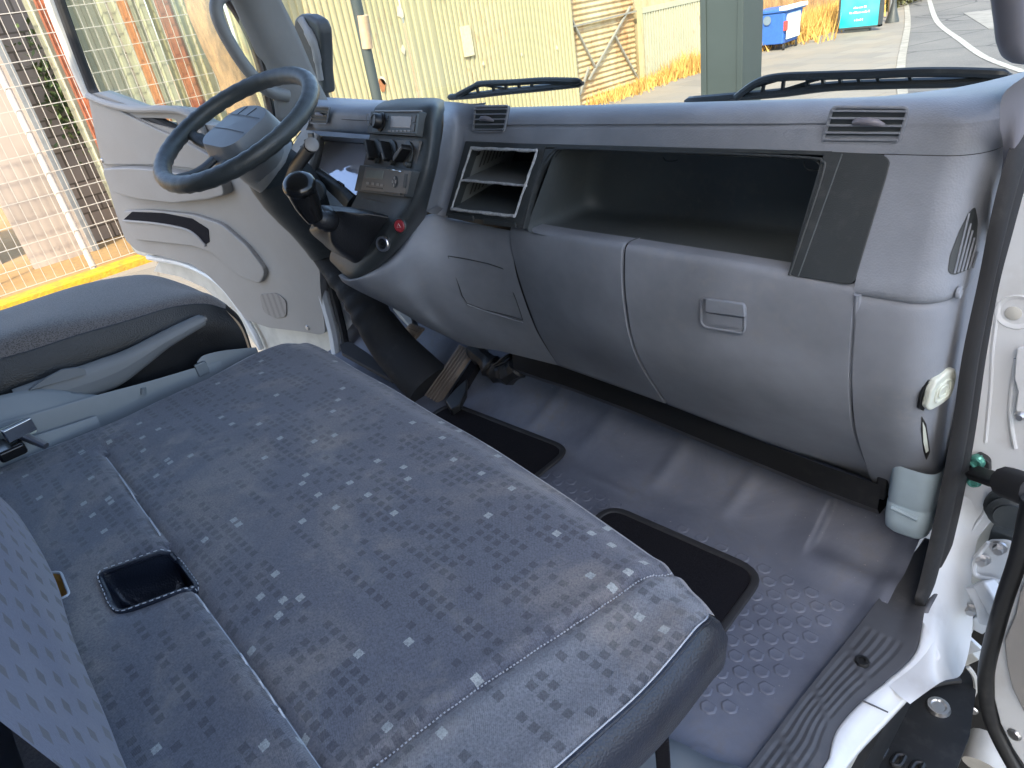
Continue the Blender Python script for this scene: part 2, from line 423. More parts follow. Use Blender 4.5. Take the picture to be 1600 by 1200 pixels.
rows[0] = [(min(a[0], b[0] - 1.2), a[1], a[2]) for a, b in zip(*rows)]
MB().grid(rows).build('pavement', MT['slab'])['kind'] = 'structure'
kb = MB()
for a, b in zip(kl[:-1], kl[1:]):
    d = (b - a).normalized(); s = Vector((d.y, -d.x, 0)); L = (b-a).length; nseg = max(1, int(L / .9))
    for i in range(nseg):
        p = a + d * (L * (i + .5) / nseg); kb.obox(p + s * .06 + Vector((0, 0, G - .03)), d * (L/nseg/2 - .006), s * .07, (0, 0, .065))
tag(kb.build('kerb', MT['kerb'], bevel=.01), kind='structure')
rows = [[(p.x + .12, p.y, G - .096 + .1) for p in kl], [(p.x + 11, p.y + 2, G + .004) for p in kl]]
MB().grid(rows).build('road', MT['asphalt'])['kind'] = 'structure'
mk = [P(1452,0,z=G+.012), P(1464,33,z=G+.012), P(1500,62,z=G+.012), P(1539,89,z=G+.012), P(1600,112,z=G+.012)]
mk = cat([P(1448,-12,z=G+.012)] + mk, 5); rows = [[], []]
for i, p in enumerate(mk):
    t = (mk[min(i+1, len(mk)-1)] - mk[max(i-1, 0)]).normalized(); s = Vector((t.y, -t.x, 0))
    rows[0].append(p - s*.06); rows[1].append(p + s*.06)
tag(MB().grid(rows).build('road_marking', MT['paint'], smooth=0), kind='structure')
pz = [P(a, b, z=G+.012) for a, b in ((1505,20),(1560,14),(1600,30),(1600,42),(1545,45))]
tag(MB().prism(pz, (0,0,-.005)).build('road_patch', simple('pale road patch', (.2,.195,.18,1), .9, nscale=3, var=.2), smooth=0), kind='structure')
# parking sill in front of the yard fence
m = NT('yellow kerb paint'); n = m.noise(9, 4, .7); m.base(m.mix(m.ramp(n, .4, .7), (.5,.31,.012,1), (.36,.2,.03,1))); m.rough(.7); m.bump(m.noise(30), .01)
tag(MB().box((-8.85,-6,G), (-8.6,3.1,G+.1)).build('kerb', m.m, bevel=.015), kind='structure')
# ------------------------------------------------------------ corrugated walls
def corr_mat(name, c1, c2, rust=.3, rc=(.26,.1,.04,1)):
    m = NT(name); n1 = m.noise(1.2, 6, .7, src=m.mapping((1,1,.35))); n2 = m.noise(18, 4, .7, src=m.mapping((1,1,.3)))
    c = m.mix(m.ramp(n1, .35, .65), c1, c2)
    c = m.mix(m.math('MULTIPLY', m.math('MULTIPLY', m.ramp(n2, .5, .7), m.ramp(n1, .45, .6)), rust), c, rc)
    m.base(c); m.rough(.75); return m.m
MT['corr'] = corr_mat('cream corrugated sheet', (.33,.31,.175,1), (.38,.355,.205,1), .6)
MT['corr2'] = corr_mat('pale green corrugated sheet', (.31,.32,.23,1), (.38,.385,.28,1), .5)
MT['rust'] = corr_mat('rusty patched sheet', (.5,.44,.27,1), (.36,.23,.1,1), 1.0)
def corrugated(y0, y1, z0, z1, pitch, depth, x=-9.3, horiz=False, n=6):
    """profiled sheet between y0..y1 in plane x"""
    mb = MB(); rows = [[], []]
    if horiz:
        k = int((z1 - z0) / pitch * n); rows = [[], []]
        for i in range(k + 1):
            z = z0 + (z1 - z0) * i / k; d = depth * .5 * (1 + math.sin(2*math.pi*i/n))
            rows[0].append((x + d, y0, z)); rows[1].append((x + d, y1, z))
    else:
        N = int((y1 - y0) / pitch)
        prof = [(0, 0), (.34, 0), (.46, 1), (.88, 1)]
        for i in range(N):
            for u, d in prof:
                y = y0 + (i + u) * (y1 - y0) / N; rows[0].append((x + d*depth, y, z0)); rows[1].append((x + d*depth, y, z1))
        rows[0].append((x, y1, z0)); rows[1].append((x, y1, z1))
    return mb.grid(rows)
wall = thing('corrugated_wall', 'long cream corrugated metal wall behind the thin leaning pole, stained and patched', 'wall', (-9.3, 7.5, G))
corrugated(4.35, 7.0, G, 1.6, .1, .022).build('sheet', MT['corr'], wall, smooth=0)
corrugated(7.02, 7.55, G, 1.5, .115, .02, x=-9.29).build('sheet', MT['corr'], wall, smooth=0)
corrugated(7.5, 10.9, G, 1.6, .1, .022, x=-9.31).build('sheet', MT['corr'], wall, smooth=0)
a = P(718,42,x=-9.27); b = P(733,88,x=-9.27)
MB().box((-9.28, a.y-.0, b.z), (-9.255, b.y+.12, a.z)).build('patch', simple('pale patch plate', (.5,.46,.3,1), .7), wall, bevel=.004)
for px, py, r in ((630,78,.05),(598,125,.05),(755,100,.025),(870,75,.03),(597,132,.07),(625,20,.06),(815,85,.02)):
    q = P(px, py, x=-9.275); s_ = MB(); lp = []
    for k in range(9):
        t = k/9*6.283; rr = r*random.uniform(.6, 1.2); lp.append((q.x, q.y + rr*math.cos(t), q.z + 1.5*rr*math.sin(t)))
    s_.prism(lp, (.008, 0, 0)).build('dent_patch' if py not in (125, 132) else 'rust_hole', simple('peeled patch', (.52,.49,.36,1) if py != 132 else (.3,.13,.05,1), .8), wall)
# rusty section with diagonal braces
rs = thing('rusty_wall_section', 'rusty horizontally corrugated wall section with diagonal braces', 'wall', (-9.4, 12, G))
corrugated(10.92, 13.0, G, 1.4, .1, .03, x=-9.45, horiz=True).build('sheet', MT['rust'], rs, smooth=60)
gb = simple('grey brace steel', (.22,.22,.19,1), .7)
for pa, pb in (((888,20),(930,105)),((985,10),(920,125)),((960,55),(1000,130)),((920,105),(905,150))):
    MB().bar(P(*pa, x=-9.38), P(*pb, x=-9.38), .045, .03).build('brace', gb, rs)
MB().bar(P(893,42,x=-9.37), P(1000,16,x=-9.37), .04, .03).build('rail', gb, rs)
# grid fence of narrow pickets with grass at the foot
gf = thing('picket_fence', 'pale green fence of close narrow slats beyond the rusty wall', 'fence', (-9.3, 14.6, G))
pk = MB(); y = 13.05
while y < 15.6:
    pk.box((-9.33, y, G), (-9.30, y + .055, -.52)); y += .095
pk.build('slats', MT['corr2'], gf)
MB().box((-9.345,13.03,-.6),(-9.29,15.62,-.5)).build('rail', MT['corr2'], gf)
MB().box((-9.6,13.0,G),(-9.5,15.7,-.2)).build('backing', MT['rust'], gf)
for yy in (13.0, 15.6): MB().box((-9.36,yy,G),(-9.27,yy+.08,-.35)).build('post', MT['corr'], gf)
bf = thing('board_fence', 'tall brown weathered board fence behind the blue bin', 'fence', (-9.6, 19, G))
bd = MB(); y = 15.75
while y < 26:
    bd.box((-9.62, y, G), (-9.59, y + random.uniform(.1, .14), random.uniform(.3, .6))); y += .16
bd.build('boards', simple('weathered brown boards', (.34,.2,.09,1), .9, nscale=3, var=.35), bf)
# yard side: mesh panels in front, things behind
MT['wire'] = simple('galvanised mesh wire', (.5,.46,.4,1), .4, .3)
wf = thing('mesh_fence', 'white welded wire mesh fence on posts beyond the driver door', 'fence', (-8.9, .5, G))
wm = MB(); y0, y1, z0, z1 = -2.5, 3.75, G + .12, 1.3
k = int((y1-y0)/.1)
for i in range(k + 1):
    y = y0 + (y1-y0)*i/k; wm.bar((-8.9,y,z0),(-8.9,y,z1),.006,.006,up=(1,0,0))
k = int((z1-z0)/.2)
for i in range(k + 1):
    z = z0 + (z1-z0)*i/k; wm.bar((-8.893,y0,z),(-8.893,y1,z),.008,.008,up=(1,0,0))
wm.build('wire_mesh', MT['wire'], wf, smooth=0)
gp = simple('pale galvanised post', (.55,.5,.45,1), .45, .2)
for yy in (-1.0, 1.62): MB().tube([(-8.93,yy,G),(-8.93,yy,1.4)], .035, 12).build('post', gp, wf)
MT['bsteel'] = simple('red brown primer steel', (.26,.085,.04,1), .7, nscale=6, var=.3)
def beam(y, w_, x, col, label):
    t = MB(); t.box((x-.04,y,G),(x+.04,y+w_,1.8)); t.box((x+.04,y+w_*.35,G),(x+.1,y+w_*.65,1.8))
    return tag(t.build('steel_post', col, smooth=0, loc=(x, y, G)), label, 'post', 'steel posts behind the mesh fence')
beam(P(75,50,x=-9.15).y, .16, -9.15, MT['bsteel'], 'wide red brown steel post left of the driver door window')
beam(3.02, .09, -9.05, simple('orange brown steel', (.36,.15,.06,1), .7), 'thin orange brown steel post seen through the door window')
beam(3.42, .15, -9.05, MT['bsteel'], 'dark red brown steel post next to the tree trunk')
# plain white wall panel and block wall behind
wp = NT('white rendered wall'); n = wp.noise(1.5, 5, .6); wp.base(wp.mix(wp.ramp(n, .4, .7), (.42,.35,.25,1), (.35,.28,.2,1))); wp.rough(.85); wp.bump(wp.noise(20,4), .01)
tag(MB().box((-11.4,-5,G),(-11.3,1.05,2)).build('rendered_wall', wp.m, loc=(-11.35,-2,G)), 'bright white rendered wall furthest left behind the mesh', 'wall')
pn = simple('whitish pink panel', (.38,.33,.29,1), .7, nscale=2, var=.12)
tag(MB().box((-10.4,1.25,G),(-10.3,1.95,2)).build('door_panel', pn, loc=(-10.35,1.6,G)), 'flat pale pink white panel behind the mesh fence', 'panel')
tag(MB().box((-10.36,1.95,G),(-10.28,2.03,2)).build('gate_edge', simple('blue grey edge', (.2,.22,.24,1), .6), loc=(-10.3,1.98,G)), 'blue grey vertical strip beside the pale panel', 'trim')
m = NT('grey block wall'); br = m.n('ShaderNodeTexBrick'); br.inputs['Scale'].default_value = 1; br.inputs['Brick Width'].default_value = .4; br.inputs['Row Height'].default_value = .2; br.inputs['Mortar Size'].default_value = .012
br.inputs['Color1'].default_value = (.36,.31,.27,1); br.inputs['Color2'].default_value = (.25,.22,.2,1); br.inputs['Mortar'].default_value = (.14,.12,.1,1)
m.l(m.mapping((1,1,1),(0,math.pi/2,math.pi/2)), br.inputs[0]); m.base(br.outputs[0]); m.rough(.9)
tag(MB().box((-10.9,2.0,G),(-10.8,3.6,1.6)).build('block_wall', m.m, loc=(-10.85,2.6,G)), 'grey block wall seen through the mesh fence', 'wall')
pw = thing('panel_wall', 'pale green corrugated wall behind the door window glass', 'wall', (-9.4, 3, G))
corrugated(2.2, 3.0, G, 1.8, .13, .03, x=-9.4).build('sheet', MT['corr2'], pw, smooth=0)
corrugated(3.02, 3.42, G, 1.8, .13, .03, x=-9.38).build('sheet', MT['corr2'], pw, smooth=0)
corrugated(3.44, 4.3, G, 1.8, .16, .035, x=-9.4).build('sheet', MT['corr'], pw, smooth=0)
# tree trunk
m = NT('bark'); n = m.noise(7, 6, .7, src=m.mapping((2,2,.5))); m.base(m.mix(m.ramp(n, .35, .65), (.36,.22,.11,1), (.16,.11,.07,1))); m.rough(.95); m.bump(n, .04, .8)
tr = thing('tree', 'brown tree trunk between the corrugated sheets seen over the door', 'tree', (-8.3, 3.75, G))
pts = [Vector((-8.3, 3.78 - .02*i + .01*math.sin(i*1.7), G + .35*i)) for i in range(16)]
MB().tube(pts, [.19 + .02*math.sin(i*2.1) - .002*i for i in range(16)], 16).build('trunk', m.m, tr)
lf = NT('leaf'); lf.base((.07,.11,.03,1)); lf.rough(.6); MT['leaf'] = lf.m
cr = MB()
for i in range(2600):
    u = Vector((random.gauss(0,1), random.gauss(0,1), random.gauss(0,1))).normalized() * (random.random()**.4); c = Vector((-8.6, 3.4, 4.6)) + Vector((u.x*2.1, u.y*2.4, u.z*1.4))
    d = Vector((random.uniform(-1,1), random.uniform(-1,1), random.uniform(-.4,.4))).normalized(); e = d.cross(Vector((random.random(), random.random(), 1))).normalized()
    cr.add([c - d*.09, c + e*.045, c + d*.09, c - e*.045], [(0,1,2,3)])
cr.build('crown', MT['leaf'], tr, smooth=0)
bs = MB()
for i in range(420):
    c = Vector((-10.6 + random.gauss(0,.15), 2.45 + random.gauss(0,.12), -.15 + random.gauss(0,.32))); d = Vector((random.uniform(-1,1), random.uniform(-1,1), random.uniform(-1,1))).normalized(); e = d.cross(Vector((.3,.2,1))).normalized()
    bs.add([c - d*.05, c + e*.025, c + d*.05, c - e*.025], [(0,1,2,3)])
tag(bs.build('shrub', MT['leaf'], smooth=0, loc=(-10.6,2.45,G)), 'small leafy green branch in front of the block wall', 'plant')
# poles
pc = simple('grey green painted column', (.04,.055,.054,1), .5, nscale=3)
a0 = P(1098,80,y=4.2); a1 = P(1159,80,y=4.2)
t = MB().box((a0.x, 4.2, G), (a1.x, 4.46, 2.6)); t.box((a0.x-.012,4.19,G),(a0.x+.03,4.2,2.6)); t.box((a1.x-.03,4.19,G),(a1.x+.012,4.2,2.6))
tag(t.build('street_column', pc, bevel=.006, loc=(a0.x+.13, 4.3, G)), 'wide grey green square column in front of the windscreen', 'column')
tp = thing('sign_pole', 'thin round grey pole in front of the corrugated wall', 'pole', (-5.95, 4, G))
MB().tube([P(585,155,y=4)+Vector((0,0,-1.4)), P(561,0,y=4)+Vector((0,0,1.6))], .05, 14).build('tube', pc, tp)
MB().tube([P(567,24,y=4), P(574,75,y=4)], .0515, 14).build('sleeve', simple('tan tape', (.4,.3,.19,1), .7), tp)
# dry grass
MT['straw'] = simple('dry straw', (.5,.3,.08,1), .9, nscale=5, var=.35)
gr = MB()
def tuft(c, h, n, spread):
    for i in range(n):
        b = Vector(c) + Vector((random.gauss(0, spread), random.gauss(0, spread), 0)); hh = h*random.uniform(.4, 1)
        d = Vector((random.uniform(-.5,.5), random.uniform(-.5,.5), 1))*hh; wv = Vector((random.uniform(-1,1), random.uniform(-1,1), 0)).normalized()*.02
        gr.add([b - wv, b + wv, b + d], [(0,1,2)])
for i in range(70): tuft((-9.05 + random.gauss(0,.12), 11.2 + i*.062 + random.gauss(0,.1), G), .28 + .3*math.exp(-((i-52)/14)**2), 24, .12)
for i in range(120): tuft((-9.1 + random.gauss(0,.35), 18.3 + i*.045, G), .75, 24, .2)
for i in range(40): tuft((-9.2 + random.gauss(0,.15), random.uniform(15.5,17.5), G), .3, 16, .15)
tag(gr.build('dry_grass', MT['straw'], smooth=0), 'orange dry grass along the foot of the walls', 'grass', kind='stuff')
# wheeled bin
bn = thing('wheeled_bin', 'blue four wheeled rubbish container with pale lid edge on the pavement', 'bin', (-8.5, 17.4, G))
bl = simple('blue bin plastic', (.035,.12,.4,1), .45); blw = simple('pale bin side', (.6,.68,.7,1), .5)
x0, x1 = -9.05, -8.2; yb = 17.2
V = [(x0+.06,yb+.05,G+.16),(x1-.06,yb+.05,G+.16),(x1-.06,yb+.85,G+.16),(x0+.06,yb+.85,G+.16),(x0,yb,-1.16),(x1,yb,-1.16),(x1,yb+.95,-1.16),(x0,yb+.95,-1.16)]
MB().add(V, [(0,3,2,1),(4,5,6,7),(0,1,5,4),(1,2,6,5),(2,3,7,6),(3,0,4,7)]).build('body', bl, bn, bevel=.03)
for xx in (x0+.14, x0+.24): MB().bar((xx,yb+.02,G+.2),(xx-.02,yb-.012,-1.2),.03,.03).build('rib', bl, bn)
MB().box((x0-.04,yb-.03,-1.16),(x1+.05,yb+1.0,-1.08)).build('lid', bl, bn, bevel=.025)
MB().box((x0-.05,yb-.04,-1.1),(x0+.16,yb+.2,-1.05)).build('lid_edge', blw, bn, bevel=.01); MB().box((x1-.12,yb-.05,-1.12),(x1+.09,yb+1,-1.04)).build('lid_edge', blw, bn, bevel=.01)
MB().box((x1-.015,yb+.12,G+.25),(x1+.012,yb+.8,-1.2)).build('side_panel', blw, bn, bevel=.01)
MB().box((x1-.02,yb-.003,-1.55),(x1+.016,yb+.14,-1.35)).build('reflector_sticker', simple('red sticker', (.55,.06,.05,1), .4), bn)
MB().lathe([(.09,0),(.1,.006),(.1,.012)], (x0+.42,yb-.001,-1.3), (0,-1,.06), 12).build('emblem', simple('grey emblem', (.12,.17,.22,1), .5), bn)
for wx, wy in ((x0+.15,yb+.12),(x1-.06,yb+.12),(x0+.15,yb+.78),(x1-.06,yb+.78)):
    MB().lathe([(.03,-.02),(.08,-.02),(.08,.02),(.03,.02)], (wx,wy,G+.09), (1,.3,0), 16).build('wheel', MT['blackrub'], bn)
tag(MB().tube([(-9.25,16.8,G+.12),(-9.0,16.9,G+.1)], [.12,.1], 10).build('rubbish_sack', simple('yellow sack', (.6,.42,.15,1), .8), loc=(-9.1,16.85,G)), 'small yellow sack lying left of the blue bin', 'sack')
# advertising panel
ad = thing('advertising_panel', 'turquoise glass advertising panel with small white lettering on a dark foot', 'sign', (-7.5, 19.8, G))
m = NT('turquoise poster'); m.base(m.mix(m.ramp(m.noise(1.2, 2), .35, .65), (.01,.34,.42,1), (.1,.4,.42,1))); m.rough(.25); ps = m.m
MB().box((-7.98,19.8,-1.87),(-7.02,19.9,.3)).build('poster', ps, ad, bevel=.01)
MB().box((-7.035,19.79,-1.89),(-6.98,19.95,.32)).build('frame', MT['dark'], ad); MB().box((-8.02,19.79,-1.9),(-6.98,19.95,-1.855)).build('frame', MT['dark'], ad); MB().box((-8.02,19.79,-1.89),(-7.975,19.95,.32)).build('frame', MT['dark'], ad)
MB().box((-7.85,19.82,G),(-7.25,19.98,-1.9)).build('foot', MT['dark'], ad)
wt = simple('white lettering', (.75,.8,.8,1), .4)
for cx_, zz, wd in ((-7.5,-1.44,.3),(-7.5,-1.55,.48),(-7.5,-1.72,.22)):
    x = cx_ - wd/2
    while x < cx_ + wd/2:
        ww = random.uniform(.014,.026); MB().box((x,19.79,zz),(x+ww,19.8,zz+random.choice((.03,.03,.045)))).build('letter', wt, ad, smooth=0); x += ww + random.choice((.01,.01,.03))
# street lamp post further on
lp = thing('street_lamp', 'dark green lamp post with a flared foot beyond the turquoise panel', 'lamp post', (-7.25, 21.4, G))
MB().lathe([(.17,0),(.16,.08),(.09,.3),(.055,.5),(.05,4.6)], (-7.25,21.4,G), (0,0,1), 16).build('post', MT['dark'], lp)
MB().tube([(-7.25,21.4,G+4.5),(-7.0,21.2,G+4.9),(-6.6,21,G+4.95)], .035, 8).build('arm', MT['dark'], lp); MB().lathe([(.05,.12),(.16,0),(.14,-.05)], (-6.5,20.95,G+4.9), (0,0,1), 14).build('lantern', MT['dark'], lp)
for i, (xx, yy, lb) in enumerate(((-7.75,22.6,'slim grey post just left of the lamp post'),(-8.3,24.5,'slim grey post far behind the turquoise panel'))):
    tag(MB().tube([(xx,yy,G),(xx,yy,.6)], .05, 10).build('post', MT['steel'], loc=(xx,yy,G)), lb, 'post')
hb = MB()
for i in range(5200):
    c = Vector((random.uniform(-11.8,-8.4), random.uniform(24.5,31), G + abs(random.gauss(0,.55)))); d = Vector((random.uniform(-1,1), random.uniform(-1,1), random.uniform(-1,1))).normalized(); e = d.cross(Vector((.3,.2,1))).normalized()
    hb.add([c - d*.1, c + e*.05, c + d*.1, c - e*.05], [(0,1,2,3)])
tag(hb.build('shrubs', simple('dusty shrub leaf', (.12,.12,.05,1), .8), smooth=0), 'dusty shrubs at the end of the pavement', 'shrubs', kind='stuff')
ob = thing('shade_block', 'plain cream block added out of view across the street to shade the cab', 'shade building', (17, -27, G))  # unseen block, placed and sized to keep direct sun off the cab
MB().box((13.5,-46,G),(22,-14,21.5)).build('wall', simple('cream render', (.55,.52,.46,1), .9), ob)
for fl in range(6):
    for k in range(7): MB().box((13.46,-44+4.3*k,G+1.2+3.6*fl),(13.52,-42.4+4.3*k,G+2.8+3.6*fl)).build('window', MT['dark'], ob)
# parked car far off on the road
pcx = P(1500,-8,z=G); cr_ = thing('parked_car', 'distant car whose lower edge shows at the top of the road', 'car', (pcx.x, pcx.y+.8, G))
cx0, cy0 = pcx.x, pcx.y
body = [(-.0,.25),(0,.6),(.15,.8),(.9,.92),(1.5,1.4),(3.0,1.42),(3.7,.95),(4.2,.85),(4.25,.3)]
V = []; 
MB().prism([(cx0-.85, cy0+a, G+b) for a, b in body], (1.7,0,0)).build('body', simple('dark car paint', (.05,.055,.06,1), .25), cr_, bevel=.06)
for wx in (-.8,.62):
    for wy in (.8,3.4): MB().lathe([(.18,0),(.31,.02),(.31,.18),(.18,.2)], (cx0+wx,cy0+wy,G+.31), (1,0,0), 20).build('wheel', MT['blackrub'], cr_)
MB().box((cx0-.7,cy0-.02,G+.3),(cx0+.7,cy0+.02,G+.5)).build('bumper', MT['black'], cr_, bevel=.01)
# ================================================================== TRUCK CAB SHELL
FZ = -0.90
cab = thing('truck_cab', 'white truck cab shell with grey vinyl floor and pillars around the open doorways', 'truck cab', (-1.05, .4, -1.1))
def sst(x, a, b):
    t = min(1, max(0, (x - a) / (b - a))); return t*t*(3 - 2*t)
def lerp(a, b, t): return a + (b - a) * t
# ---- floor: one height field, flat with a toe ramp rising forward, pressed bosses
bosses = []
for mm in range(-26, 27):
    for nn in range(-26, 27):
        x = -.383 + .0222*mm + .0190*nn; y = .811 + .0190*mm - .0207*nn
        if y > .818 or y < .515: continue
        if x > lerp(-.292, -.252, min(1, (y - .52)/.19)): continue
        if x < -.60 and not (y > .75 and x > -.98): continue
        bosses.append((x, y))
def floor_z(x, y, fine=True):
    z = FZ
    y0 = lerp(.865, .825, sst(x, -.40, -.33))
    if y > y0:
        t = y - y0; z += .62*t*t/(t + .06)
        if x > -.345: z -= .022*sst(x, -.345, -.335)*sst(y, y0+.04, y0+.09)
        for xr, wd, hh in ((-.50,.016,.007),(-.66,.018,.007),(-.86,.016,.008),(-1.02,.018,.008)):
            z += hh*math.exp(-((x - xr - (y-.9)*.12)/wd)**2) * sst(y, y0, y0+.06)
    z += .0025*math.sin(x*9 + 2*y)*math.sin(y*11 - x*3)
    z += .004*math.exp(-(((x+.74)*.8+(y-.845)*.3)/.035)**2 - ((y-.845)/.008)**2)
    # small rise towards the sill
    z += .012*sst(x, -.235, -.205)
    cd = math.hypot(x + .289, y - .452)
    z += .002*math.exp(-((cd - .021)/.002)**2)
    return z
xs = []; x = -1.93
while x < -.195: xs.append(x); x += (.0042 if x > -.72 else .012)
ys = []; y = .1
while y < 1.36: ys.append(y); y += (.0042 if .38 < y < .84 else .0085)
rows = [[(x, y, floor_z(x, y)) for x in xs] for y in ys]
fm_ = MB().grid(rows)
BO = ((-.011,-.002),(-.007,.008),(.009,.008),(.012,-.003),(.006,-.010),(-.005,-.010))
for bx, by in bosses:
    lp = round_loop([Vector((bx+dx*1.1, by+dy*1.1, 0)) for dx, dy in BO], .0022, 2)
    lp = [Vector((p.x, p.y, floor_z(p.x, p.y, False) + .0002)) for p in lp]; c_ = sum(lp, Vector())/len(lp)
    inn = [p.lerp(c_, .16) + Vector((0,0,.0018)) for p in lp]; inn2 = [p.lerp(c_, .34) + Vector((0,0,.0012)) for p in lp]; k_ = len(lp)
    V_ = lp + inn + inn2; F_ = [(i,(i+1)%k_,k_+(i+1)%k_,k_+i) for i in range(k_)] + [(k_+i,k_+(i+1)%k_,2*k_+(i+1)%k_,2*k_+i) for i in range(k_)] + [tuple(range(2*k_,3*k_))]
    fm_.add(V_, F_)
fm_.build('floor_liner', MT['vinyl'], cab, smooth=80)
MB().box((-1.95,-.4,-1.0),(-.16,.1,-.93)).build('rear_floor', MT['vinyl'], cab, bevel=.005)
# ---- sill trim (ribbed kick plate)
def sx_in(y): return lerp(-.205, -.242, sst(y, 1.0, .45) if False else min(1, max(0, (1.0-y)/.55)))
SI = [(-.172,-.4,-.89), (-.170,.3,-.89)] + [tuple(P(a,b,z=zz)) for a,b,zz in ((1296,1185,-.89),(1308,1142,-.89),(1346,1098,-.89),(1389,1063,-.888),(1431,1021,-.883),(1444,965,-.872),(1452,944,-.862))]
SI = [Vector(p) for p in SI]; SI = SI[:2] + cat(SI[2:], 5)
SO = [(-.155,-.4,-.89), (-.153,.3,-.89)] + [tuple(P(a,b,z=zz)) for a,b,zz in ((1318,1200,-.895),(1345,1165,-.895),(1389,1118,-.895),(1420,1085,-.893),(1446,1060,-.89),(1475,1010,-.88),(1480,960,-.87))]
SO = [Vector(p) for p in SO]; SO = SO[:2] + cat(SO[2:], 5)
def sill_at(y):
    for p, q in zip(SI[:-1], SI[1:]):
        if p.y <= y <= q.y: t = (y-p.y)/(q.y-p.y); return p.lerp(q, t)
    return SI[-1] + Vector((0, y - SI[-1].y, 0))
rows = []
yy = .30
while yy < 1.02:
    sq_ = sill_at(yy); a, b = sx_in(yy), max(sq_.x + .003, sx_in(yy)+.02)
    r = []
    wob = .0
    for k in range(33):
        t = k/32; x = lerp(a, b, t); z = FZ + .014
        z -= .014*(1 - sst(t, 0, .06)); z += (sq_.z - FZ - .014)*sst(t, .55, 1.0) - .004*sst(t, .94, 1)
        ph = ((yy*1000 + 60*t) % 92)/92
        if yy < .78 and .12 < t < .78 and .06 < ph < .94:
            z += -.0016 + .0016*(1 if (k % 4 < 2) else 0)
        r.append((x, yy, z))
    rows.append(r); yy += .004
MB().grid(rows).build('sill_trim', MT['sill'], cab, smooth=60)
q = P(1347,1034,z=FZ+.014)
MB().lathe([(.0,.0005),(.005,.0005),(.0052,.004),(.0085,.004),(.010,.001),(.010,-.003)], q, (0,0,1), 20).build('screw_cup', MT['black'], cab)
# white painted sill flange, rounding down and out
rows = []
for p, q in list(zip(SI, SO))[:-6]:
    d = q - p
    rows.append([p + d*-.06 + Vector((0,0,-.004)), p + Vector((0,0,.002)), p + d*.12 + Vector((0,0,.003)), p + d*.5 + Vector((0,0,.002)), p + d*.62 + Vector((0,0,-.003)), p + d*.9 + Vector((0,0,-.004)), q + Vector((0,0,-.006)), q + d*.02 + Vector((0,0,-.014)), q + Vector((-.012,.0,-.026))])
MB().grid(rows).build('sill_flange', MT['white'], cab, smooth=70)
MB().tube([SI[12].lerp(SO[12], t) + Vector((0,0,.0055)) for t in (0,.3,.6,.95)], .0012, 6).build('flange_joint', MT['sill'], cab)
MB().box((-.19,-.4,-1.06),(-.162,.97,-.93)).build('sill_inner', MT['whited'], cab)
rows = smooth_rows([
 [P(1383,1066,z=-.887), P(1403,1085,z=-.887), P(1422,1100,z=-.89)],
 [P(1430,1021,z=-.883), P(1452,1045,z=-.883), P(1470,1066,z=-.89)],
 [P(1443,965,z=-.872), P(1474,985,y=.84), P(1504,1050,y=.88)],
 [P(1450,925,y=.87), P(1485,930,y=.90), P(1520,975,y=.925)],
 [P(1462,860,y=.905), P(1492,865,y=.93), P(1518,900,y=.942)],
 [P(1480,770,y=.93), P(1508,775,y=.9435), P(1535,800,y=.9455)]], 6, 5)
MB().grid(rows).build('pillar_base', MT['white'], cab, smooth=70)
# ---- A pillar (right, in front of the camera) : white jamb with a folded outline
ypil = .945
jl = [(1580,230),(1552,430),(1525,600),(1488,790),(1450,930),(1444,990),(1449,1062),(1478,1062),(1500,1030),(1512,945),(1502,898),(1530,838),(1560,800),(1590,765),(1640,740),(1700,600),(1700,200)]
pa_ = [P(a, b, y=ypil) for a, b in jl]
# folded metal: extruded forward from the jamb face
MB().prism(round_loop(pa_, .006), (0, .16, 0)).build('pillar_jamb', MT['white'], cab, bevel=.008, seg=4)
rl = [P(a, b, y=ypil+.03) for a, b in ((1585,300),(1500,900),(1560,1010),(1640,900),(1760,300))]
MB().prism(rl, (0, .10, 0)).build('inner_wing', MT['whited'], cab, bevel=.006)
# pressed lines on the jamb
MB().tube(cat([P(a, b, y=ypil-.0005) for a, b in ((1588,560),(1578,640),(1586,700))], 6), .003, 8).build('jamb_crease', MT['white'], cab)
MB().lathe([(.0,.001),(.007,.001),(.009,.0),(.0095,-.004)], P(1583,490,y=ypil-.001), (0,-1,0), 18).build('jamb_hole_plug', MT['whited'], cab)
# strike / hinge plate at the frame edge
hp = [P(a, b, y=ypil-.012) for a, b in ((1588,545),(1584,590),(1590,612),(1586,640),(1592,655),(1640,660),(1640,540))]
hgp = MB().prism(hp, (0,.008,0)).build('hinge_plate', MT['white'], cab, bevel=.002)
MB().lathe([(.004,.006),(.006,.003),(.007,0)], P(1594,650,y=ypil-.014), (0,-1,0), 14).build('bolt', MT['steel'], hgp)
# ---- weather strip
wl = [(1660,0,1700,60),(1622,130,1650,160),(1600,200,1624,225),(1578,262,1600,290),(1557,345,1578,368),(1538,440,1556,450),(1512,560,1538,560),(1494,680,1520,690),(1468,810,1496,815),(1444,910,1470,915),(1436,938,1452,940),(1437,950,1448,951)]
wlL = cat([P(a,b,x=-.158) for a,b,c,d in wl], 5); wlR = cat([P(c,d,x=-.150) for a,b,c,d in wl], 5)
rows = []
for p, q in zip(wlL, wlR):
    dd_ = q - p
    rows.append([p + dd_*t + Vector((h, 0, 0)) for t, h in ((.0,-.006),(.02,-.001),(.08,.004),(.25,.006),(.45,.004),(.52,.0),(.60,.003),(.8,.005),(.96,.002),(1.02,-.004),(1.03,-.008))])
MB().grid(rows).build('weather_strip', MT['blackrub'], cab, smooth=60)
